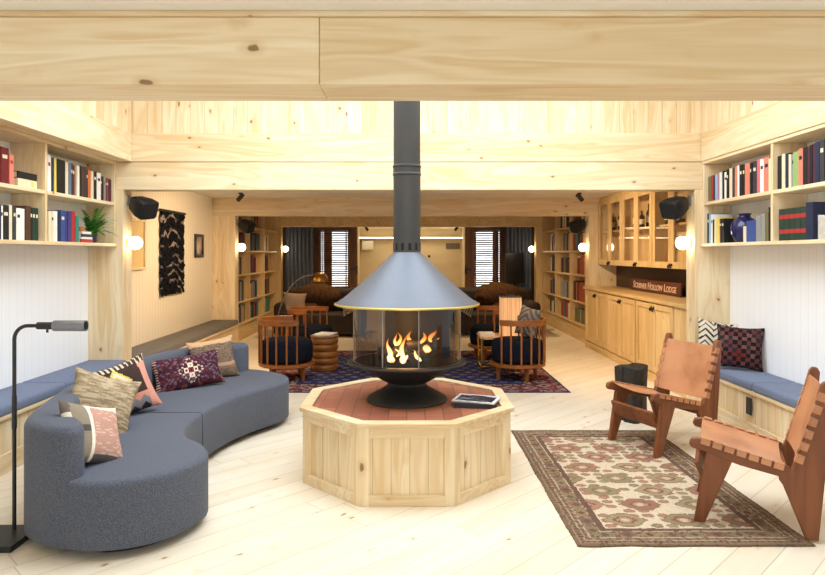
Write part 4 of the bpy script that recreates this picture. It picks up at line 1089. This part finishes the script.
def caucas0(x, y, W, H):
    d = min(x, y, W - x, H - y)
    side_x = min(x, W - x) < min(y, H - y)
    s = y if side_x else x
    j = .004 * mnoise.noise(Vector((x * 30, y * 30, 0))); d += j
    if d < .022: return '#85694f' if hsh(int(s * 90)) < .7 else '#6b5340'
    if d < .030: return '#a98a74'
    if d < .052:
        return '#5f4337' if (s / .03) % 1 < .5 else '#8c6f58'
    if d < .058: return '#cbb898'
    if d < .085:
        return '#7a5948' if abs((s / .05) % 1 - .5) + abs((d - .0715) / .027) < .55 else '#a98d70'
    if d < .091: return '#d6c7a8'
    if d < .158:
        q = (s / .115); k = abs(q % 1 - .5) * 2 + abs((d - .1245) / .0335) * .6
        if k < .42: return '#6d3f38' if int(q) % 3 == 0 else '#5c5244'
        if k < .85: return ['#9a6a58', '#8f7c5c', '#8a5a50', '#a3875f'][int(q) % 4]
        return '#6a5142' if hsh(int(x * 90), int(y * 90)) < .4 else '#a08668'
    if d < .164: return '#d6c7a8'
    if d < .196: return '#69483f' if hsh(int(x * 70), int(y * 70)) < .85 else '#7f5d50'
    # field: offset rows of hooked medallions
    fx, fy = x - .196, y - .196
    row = int(fy / .215); ox = (row % 2) * .16
    gx = (fx + ox + .02) / .32; cxx = gx - math.floor(gx) - .5; cy = fy / .215 - row - .5
    qx = math.floor(abs(cxx) * .32 / .011) * .011 / .32; qy = math.floor(abs(cy) * .215 / .011) * .011 / .215; kk = 1.13 * max(qx * 2.2 + qy * 1.5, qy * 2.25) + .04 * mnoise.noise(Vector((fx * 25, fy * 25, 3)))
    pal = ['#9d6454', '#93835f', '#8f5a4c', '#978866', '#a26f5e', '#857657']
    pc = pal[int(hsh(row, math.floor(gx), 1) * 6)]
    if kk < .16: return '#c8b592'
    if kk < .30: return '#a5806a'
    if kk < .44: return '#6f4038' if hsh(row, math.floor(gx), 4) < .5 else '#5f5d48'
    if kk < .84: return pc
    if kk < .92: return '#6b5a48'
    # filler motifs
    hx, hy = fx / .082, fy / .066
    ix, iy = math.floor(hx), math.floor(hy)
    if hsh(ix, iy, 7) < .72:
        q = math.hypot(hx - ix - .5, hy - iy - .5)
        if q < .16: return '#a77262'
        if q < .40: return ['#8a6a54', '#86805f', '#9b6a5a', '#6f6a58'][int(hsh(ix, iy, 9) * 4)]
    return '#d9cbb0' if hsh(int(x * 110), int(y * 110)) < .8 else '#cbb99a'
rug('patterned_rug', 'worn beige and brown patterned rug under the leather chairs', .835, 2.01, 3.165, 5.235, 130, 226, caucas)
def persian(x, y, W, H):
    d = min(x, y, W - x, H - y)
    h = hsh(int(x * 34), int(y * 34))
    if d < .03: return '#33304a'
    if d < .09: return '#5d2f38' if h < .6 else '#86706a'
    if d < .34:
        side_x = min(x, W - x) < min(y, H - y); s = y if side_x else x
        k = abs((s / .22) % 1 - .5) * 2 + abs((d - .215) / .125)
        if k < .4: return '#2a2c48'
        if k < .75: return '#93796d'
        return '#5c2a31' if h < .75 else '#80595a'
    if d < .40: return '#a58a7c' if h < .5 else '#3a2a3a'
    gx, gy = x / .17, y / .15; r = math.floor(gy); gx += .5 * (r % 2)
    k = math.hypot((gx % 1) - .5, (gy % 1) - .5)
    if k < .16: return ['#7a3434', '#8d745f', '#5c424c', '#82593e'][int(hsh(math.floor(gx), r, 2) * 4)]
    if k < .26: return '#686474'
    return '#24284a' if h < .7 else '#343a5c'
rug('persian_rug', 'navy and red patterned rug under the spindle chairs', -1.66, 1.69, 6.68, 9.55, 150, 130, persian, .008, .004)

# ------------------------------------------------------------------ leather sling chairs
def sling_chair(label, fx, fy, rx, ry, w=.505, zf=.009):
    """origin at the front foot of one side; local +X runs to the rear, local +Y across"""
    ang = math.atan2(ry, rx)
    t = thing('leather_chair', label, 'chair', (fx, fy, zf), ang, 'tan leather sling chairs')
    T = .032
    def side(y0, nm):
        m = MB()
        m.prism([(-.045, .415), (-.035, .445), (.0, .452), (.43, .352), (.43, .292), (.20, .332), (.0, .39), (-.03, .395)], y0, y0 + T, 'xz')
        m.build('seat_rail', M['walnut'], t, local=True, bevel=.006)
        MB().prism([(-.022, 0), (.034, 0), (.165, .345), (.155, .385), (.065, .40), (.04, .37)], y0 + .001, y0 + T - .001, 'xz').build('leg', M['walnut_z'], t, local=True, bevel=.005)
        MB().prism([(.495, 0), (.552, 0), (.588, .42), (.612, .775), (.600, .80), (.574, .802), (.560, .785), (.478, .46), (.432, .345), (.385, .318), (.378, .285), (.395, .262)], y0 - .0015, y0 + T + .0015, 'xz').build('back_post', M['walnut_z'], t, local=True, bevel=.006)
    side(0, 'a'); side(w - T, 'b')
    MB().box(-.012, .012, T + .001, w - T - .001, .205, .325, Matrix.Translation((.085, 0, 0)) @ Matrix.Rotation(math.radians(-22), 4, 'Y') @ Matrix.Translation((.03, 0, 0))).build('front_stretcher', M['walnut'], t, local=True, bevel=.004)
    MB().box(.40, .424, T + .002, w - T - .002, .265, .325).build('rear_stretcher', M['walnut'], t, local=True, bevel=.004)
    # leather seat and back: sheet hung between the side members, tabs wrapped round them
    def sheet(name, A, B, sag, off, tabs, tw, mem, nrm):
        m = MB()
        A, B = Vector((A[0], 0, A[1])), Vector((B[0], 0, B[1])); d = (B - A).normalized(); nv = Vector((nrm[0], 0, nrm[1])).normalized()
        def P(u, v):
            p = A.lerp(B, v); p.y = T * .5 + (w - T) * u
            k = math.sin(PI * u)
            s_ = sag * k ** .8 * (1 if v < .96 else 1) + .004 * mnoise.noise(Vector((u * 4, v * 4, 2)))
            q = p - nv * s_ + nv * off
            return q
        m.grid(P, 26, 26)
        m.solid(.004)
        L = (B - A).length
        for yy, s in ((0, -1), (w, 1)):
            for i in range(tabs):
                c0 = (i + .5) / tabs * L; hw = tw / 2
                Mx = Matrix(((d.x, 0, nv.x, 0), (0, 1, 0, 0), (d.z, 0, nv.z, 0), (0, 0, 0, 1)))
                Mx = Matrix.Translation(A + d * c0) @ Mx
                y0, y1 = (-.006, T + .004) if s < 0 else (w - T - .004, w + .006)
                yo = (y0, y0 + .0045) if s < 0 else (y1 - .0045, y1)
                m.box(-hw, hw, y0, y1, off - .001, off + .004, Mx)
                m.box(-hw, hw, yo[0], yo[1], off - mem, off - .001, Mx)
        return m.build(name, M['leather'], t, local=True, bevel=.0015, seg=1)
    sheet('seat_sling', (.012, .4505), (.41, .3580), .028, .004, 7, .046, .030, (.226, .974))
    sheet('back_sling', (.452, .375), (.566, .760), .026, .006, 6, .044, .034, (-.959, .284))
    return t
sling_chair('tan leather sling chair nearer the camera at the rug corner', 1.554, 3.443, .898, -.44)
# the chair nearer the stump: its near side is the mirror side, so start from its far foot
sling_chair('tan leather sling chair standing in front of the charred stump stool', 1.755, 4.514, .924, .3825)

# ------------------------------------------------------------------ stump stool
m = MB(); r3 = random.Random(5)
n = 28
lob = [.122 + .022 * math.sin(3 * a + .5) + .012 * math.sin(7 * a) + r3.uniform(-.006, .006) for a in [2 * PI * k / n for k in range(n)]]
rows = [(0, .95), (.02, 1.0), (.15, .97), (.30, .98), (.43, 1.03), (.462, 1.03), (.470, .98)]
v = []
for z, k in rows:
    for i in range(n):
        a = 2 * PI * i / n; rr = lob[i] * k + .004 * mnoise.noise(Vector((i * .9, z * 8, 0)))
        v.append((1.945 + rr * math.cos(a), 5.60 + rr * math.sin(a), z + (.012 * math.sin(a * 2) if z > .4 else 0)))
fs = [(j * n + i, j * n + (i + 1) % n, (j + 1) * n + (i + 1) % n, (j + 1) * n + i) for j in range(len(rows) - 1) for i in range(n)]
fs += [tuple(range(n - 1, -1, -1)), tuple((len(rows) - 1) * n + i for i in range(n))]
m._add(v, fs)
tag(m.build('stump_stool', M['char'], ang=30), 'black charred tree stump stool between leather chair and cabinets', 'stool')

# ------------------------------------------------------------------ spindle barrel chairs
def barrel(label, x, y, rz):
    t = thing('spindle_chair', label, 'chair', (x, y, .009), rz, 'spindle-backed barrel chairs')
    R = .315
    a0, a1 = math.radians(72), math.radians(288)
    MB().lathe([(.0, .155), (.30, .155), (.322, .165), (.322, .195), (.30, .20), (0, .20)], 40).build('seat_ring', M['cherry_x'], t, local=True, ang=30)
    prof = [(.262, 0), (.30, .012), (.312, .05), (.312, .20), (.295, .245), (.24, .262), (.1, .268), (0, .268)]
    MB().lathe([(0, .201)] + [(r * .95, z + .201) for r, z in prof], 40).build('seat_cushion', M['navy'], t, local=True, ang=60)
    m = MB(); n = 30; vs = []
    for i in range(n + 1):
        a = a0 + (a1 - a0) * i / n
        for r, z in ((R - .012, .635), (R + .016, .635), (R + .020, .70), (R - .008, .70)): vs.append((r * math.cos(a), r * math.sin(a), z))
    fs = [(i * 4 + k, i * 4 + (k + 1) % 4, i * 4 + 4 + (k + 1) % 4, i * 4 + 4 + k) for i in range(n) for k in range(4)] + [(0, 1, 2, 3), (n * 4 + 3, n * 4 + 2, n * 4 + 1, n * 4)]
    m._add(vs, fs); m.build('back_rail', M['cherry_x'], t, local=True, bevel=.005)
    for i in range(11):
        a = a0 + .05 + (a1 - a0 - .1) * i / 10
        MB().tube([((R - .002) * math.cos(a), (R - .002) * math.sin(a), .19), (R * 1.002 * math.cos(a), R * 1.002 * math.sin(a), .64)], .0115, 8).build('spindle', M['cherry'], t, local=True)
    for a in (45, 135, 225, 315):
        a = math.radians(a); c = (.235 * math.cos(a), .235 * math.sin(a))
        MB().lathe([(0, 0), (.021, 0), (.03, .156), (0, .156)], 14, (c[0], c[1], 0)).build('leg', M['cherry'], t, local=True)
    return t
b0 = barrel('spindle chair with navy seat beside the curved sofa end', -1.415, 7.42, math.radians(16))
dup(b0, (-1.34, 8.78, .009), math.radians(-20), 'spindle chair with navy seat behind the wooden drum table, in front of the fur-heaped sofa')
dup(b0, (1.255, 7.42, .009), math.radians(180 - 28), 'spindle chair with navy seat holding a grey patterned cushion')
dup(b0, (1.14, 8.85, .009), math.radians(180 + 15), 'spindle chair with navy seat behind the bamboo side table')
pillow('grey_cushion', 'grey patterned cushion tucked in the spindle chair by the veneer lamp', .36, .36, .12, (1.395, 7.50, .655), -58, 14, 8, greypat)
# drum table
t = thing('drum_table', 'round amber wooden drum table with bulging rings beside the spindle chairs', 'side table', (-1.05, 7.95, .009))
prof = [(0, 0), (.15, 0)]
for k in range(5):
    for q in range(7):
        a = PI * q / 6; prof.append((.148 + .022 * math.sin(a), .004 + .082 * k + .041 * (1 - math.cos(a))))
prof += [(.172, .416), (.176, .424), (.172, .432), (0, .432)]
MB().lathe(prof, 40).build('body', M['oakdrum'], t, local=True, ang=40)
for i, (dx, rz, c) in enumerate(((0, 10, '#8d8f94'), (.01, -15, '#d8d6d0'))):
    o = MB().box(-.11, .11, -.14, .14, 0, .011, Matrix.Rotation(math.radians(rz), 4, 'Z')).build('magazine', plain('magazine_paper_%d' % i, c, .4))
    o.location = (-1.05 + dx, 7.95, .442 + .0115 * i); tag(o, ['grey magazine under the white one on the wooden drum table', 'white magazine on top of the wooden drum table'][i], 'magazine')
# bamboo side table
t = thing('bamboo_table', 'low golden bamboo side table between the spindle chairs', 'side table', (1.12, 8.03, .009))
for sx in (-1, 1):
    for sy in (-1, 1): MB().tube([(sx * .23, sy * .20, 0), (sx * .23, sy * .20, .41)], .014, 8).build('leg', M['gold'], t, local=True)
for z in (.06, .40):
    MB().tube([(-.23, -.2, z), (.23, -.2, z), (.23, .2, z), (-.23, .2, z), (-.23, -.2, z)], .011, 8).build('frame_ring', M['gold'], t, local=True)
MB().box(-.25, .25, -.22, .22, .411, .425).build('table_top', M['veneer'], t, local=True, bevel=.003)
t = thing('veneer_lamp', 'tall pale wood-veneer lantern lamp on the bamboo side table', 'lamp', (1.27, 8.02, .4345))
MB().box(-.125, .125, -.10, .10, .0, .475).build('shade', M['veneer_lit'], t, local=True, bevel=.006)
MB().box(-.13, .13, -.105, .105, .476, .487).tube([(-.07, 0, .487), (-.05, 0, .505), (.05, 0, .505), (.07, 0, .487)], .006, 8).build('top_cap', M['black'], t, local=True)
o = MB().box(-.09, .09, -.12, .12, 0, .03).build('paperback', plain('paperback_cover', '#d8d2c4', .5))
o.location = (.97, 8.02, .4345); tag(o, 'pale paperback lying on the bamboo side table', 'book')

# ------------------------------------------------------------------ arc lamp, fur-covered sofas
t = thing('arc_lamp', 'chrome arc floor lamp with gold dome over the fur-covered sofa', 'floor lamp', (-2.2, 10.72, 0))
MB().lathe([(0, 0), (.15, 0), (.15, .03), (.02, .04), (0, .04)], 28).build('base', M['steel'], t, local=True)
pts = crom([(0, 0, .03), (.0, 0, .35), (.09, 0, .68), (.26, 0, .95), (.46, 0, 1.08), (.62, 0, 1.08)], 8, False)
MB().tube(pts, .011, 10).build('arc_arm', M['steel'], t, local=True)
MB().lathe([(.0, .085), (.06, .078), (.11, .045), (.14, -.01), (.148, -.07), (.142, -.07), (.134, -.012), (.105, .038), (.056, .07), (0, .076)], 28, (.70, 0, 1.06)).build('dome_shade', M['gold'], t, local=True)
def furball(seed, amp, lumps):
    m = MB()
    for c, r, sq in lumps: m.sphere(c, r, 36, 24, sq=sq)
    for v in m.bm.verts:
        d = mnoise.noise(v.co * 9 + Vector((seed, 0, 0))) * amp + mnoise.noise(v.co * 34) * amp * .5
        v.co += v.co.normalized() * d if False else Vector((d, d * .6, d))
        v.co.z = max(v.co.z, .0)
    return m
def soft(x0, x1, y0, y1, z0, z1, r=.06):
    p = []
    for cx_, cy_, a in ((x1 - r, y1 - r, 0), (x0 + r, y1 - r, 90), (x0 + r, y0 + r, 180), (x1 - r, y0 + r, 270)):
        for k in range(6):
            b = math.radians(a + k * 18); p.append((cx_ + r * math.cos(b), cy_ + r * math.sin(b)))
    return MB().rounded(p, z0, z1, r * .9, .015, 6)
def couch(x, y, label, sgn):
    t = thing('fur_sofa', label, 'sofa', (x, y, 0))
    soft(-.75, .75, -.40, .45, .05, .40).build('seat', M['hide'], t, local=True)
    soft(-.75, .75, .22, .50, .401, .82, .1).build('backrest', M['hide'], t, local=True)
    for s in (-1, 1): soft(s * .66 - .13, s * .66 + .13, -.42, .50, .06, .60, .1).build('arm', M['hide'], t, local=True)
    for a in (-.6, .6):
        for b in (-.3, .4): MB().lathe([(0, 0), (.02, 0), (.03, .055), (0, .055)], 10, (a, b, 0)).build('leg', M['brown'], t, local=True)
    o = furball(x, .03, [((sgn * .08, .30, .66), .36, (1.4, .75, .74)), ((sgn * .25, .0, .42), .27, (1.5, 1.1, .6))]).build('fur_throw', M['fur'])
    WM_ = Matrix.Translation((x, y, 0)); o.location = Vector((x + sgn * .15, y + .16, .22)); tag(o, ['brown shaggy fur throw heaped on the sofa under the arc lamp', 'brown shaggy fur throw heaped on the sofa behind the veneer lamp'][sgn > 0], 'throw')
couch(-1.58, 11.55, 'dark brown sofa heaped with fur under the arc lamp', -1)
couch(1.55, 11.7, 'dark brown sofa heaped with fur behind the veneer lamp', 1)
pillow('taupe_cushion', 'taupe cushion on the dark sofa under the arc lamp', .42, .36, .14, (-2.02, 11.25, .60), 10, 18, 5, lambda u, v, f: '#9a8474', 16)
pillow('hide_cushion', 'pale hide cushion on the dark sofa nearest the fireplace hood', .42, .34, .12, (-1.0, 11.2, .58), -20, 22, -25, lambda u, v, f: '#a5988a' if hsh(int(u * 9), int(v * 9)) < .5 else '#7d6c5e', 20)
pillow('stripe_cushion', 'pale striped cushion on the dark sofa behind the bamboo table', .46, .34, .12, (.95, 11.22, .58), 20, 22, 30, lambda u, v, f: '#8d8a88' if (u * 10) % 1 < .5 else '#55524f', 30)

# ------------------------------------------------------------------ light
W = bpy.data.worlds.new('overcast_sky'); SC.world = W; W.use_nodes = True
bg = W.node_tree.nodes['Background']; bg.inputs[0].default_value = (.86, .94, 1.0, 1); bg.inputs[1].default_value = 4.2
def portal(name, loc, rot, sx, sy):
    l = bpy.data.lights.new(name, 'AREA'); l.shape = 'RECTANGLE'; l.size = sx; l.size_y = sy; l.cycles.is_portal = True
    o = bpy.data.objects.new(name, l); COL.objects.link(o); o.location = loc; o.rotation_euler = rot
portal('window_daylight', (0, -2.64, 1.3), (PI / 2, 0, 0), 3.2, 1.3)
portal('skylight_daylight', (.05, 4.175, 3.55), (0, 0, 0), 4.2, 2.45)
def lamp(name, kind, loc, energy, col, aim=None, size=.1, **kw):
    l = bpy.data.lights.new(name, kind); l.energy = energy; l.color = col
    if kind == 'AREA': l.size = size
    else: l.shadow_soft_size = size
    for k, v in kw.items(): setattr(l, k, v)
    o = bpy.data.objects.new(name, l); COL.objects.link(o); o.location = loc
    if aim: o.rotation_euler = (Vector(aim) - Vector(loc)).to_track_quat('-Z', 'Y').to_euler()
WARM = (1.0, .72, .42)
lamp('fire_light', 'POINT', (-.014, 4.26, .90), 4, (1.0, .45, .12), None, .08)
for nm, x, y, ax in (('spot_a', -1.3, 7.8, -2.8), ('spot_b', 1.3, 7.8, 2.9), ('spot_c', -1.3, 11.6, -1.8), ('spot_d', 1.3, 11.6, 1.8)):
    lamp('ceiling_' + nm, 'SPOT', (x, y, 2.30), 120 if y < 9 else 60, WARM, (ax, y + .6, .5 if y < 9 else 0), .05, spot_size=2.2, spot_blend=.8)
lamp('passage_light', 'AREA', (0, 15.8, 2.1), 9, (1.0, .82, .55), (0, 15.8, 0), 1.2)

# ------------------------------------------------------------------ camera
cam = bpy.data.cameras.new('camera'); co = bpy.data.objects.new('camera', cam); COL.objects.link(co)
co.location = (0, 0, 1.45); co.rotation_euler = (PI / 2, 0, 0)
cam.sensor_width = 36; cam.lens = 640 / 825 * 36; cam.shift_x = 3.5 / 825; cam.shift_y = -33.5 / 825
cam.clip_start = .05; cam.clip_end = 200
SC.camera = co
vs = SC.view_settings
vs.view_transform = 'Standard'; vs.look = 'None'; vs.gamma = 1; vs.use_curve_mapping = False; vs.exposure = 0.90
SC.cycles.use_denoising = True
SC.cycles.max_bounces = 10; SC.cycles.diffuse_bounces = 6; SC.cycles.transparent_max_bounces = 16
SC.cycles.caustics_reflective = False; SC.cycles.caustics_refractive = False
SC.cycles.sample_clamp_indirect = 8
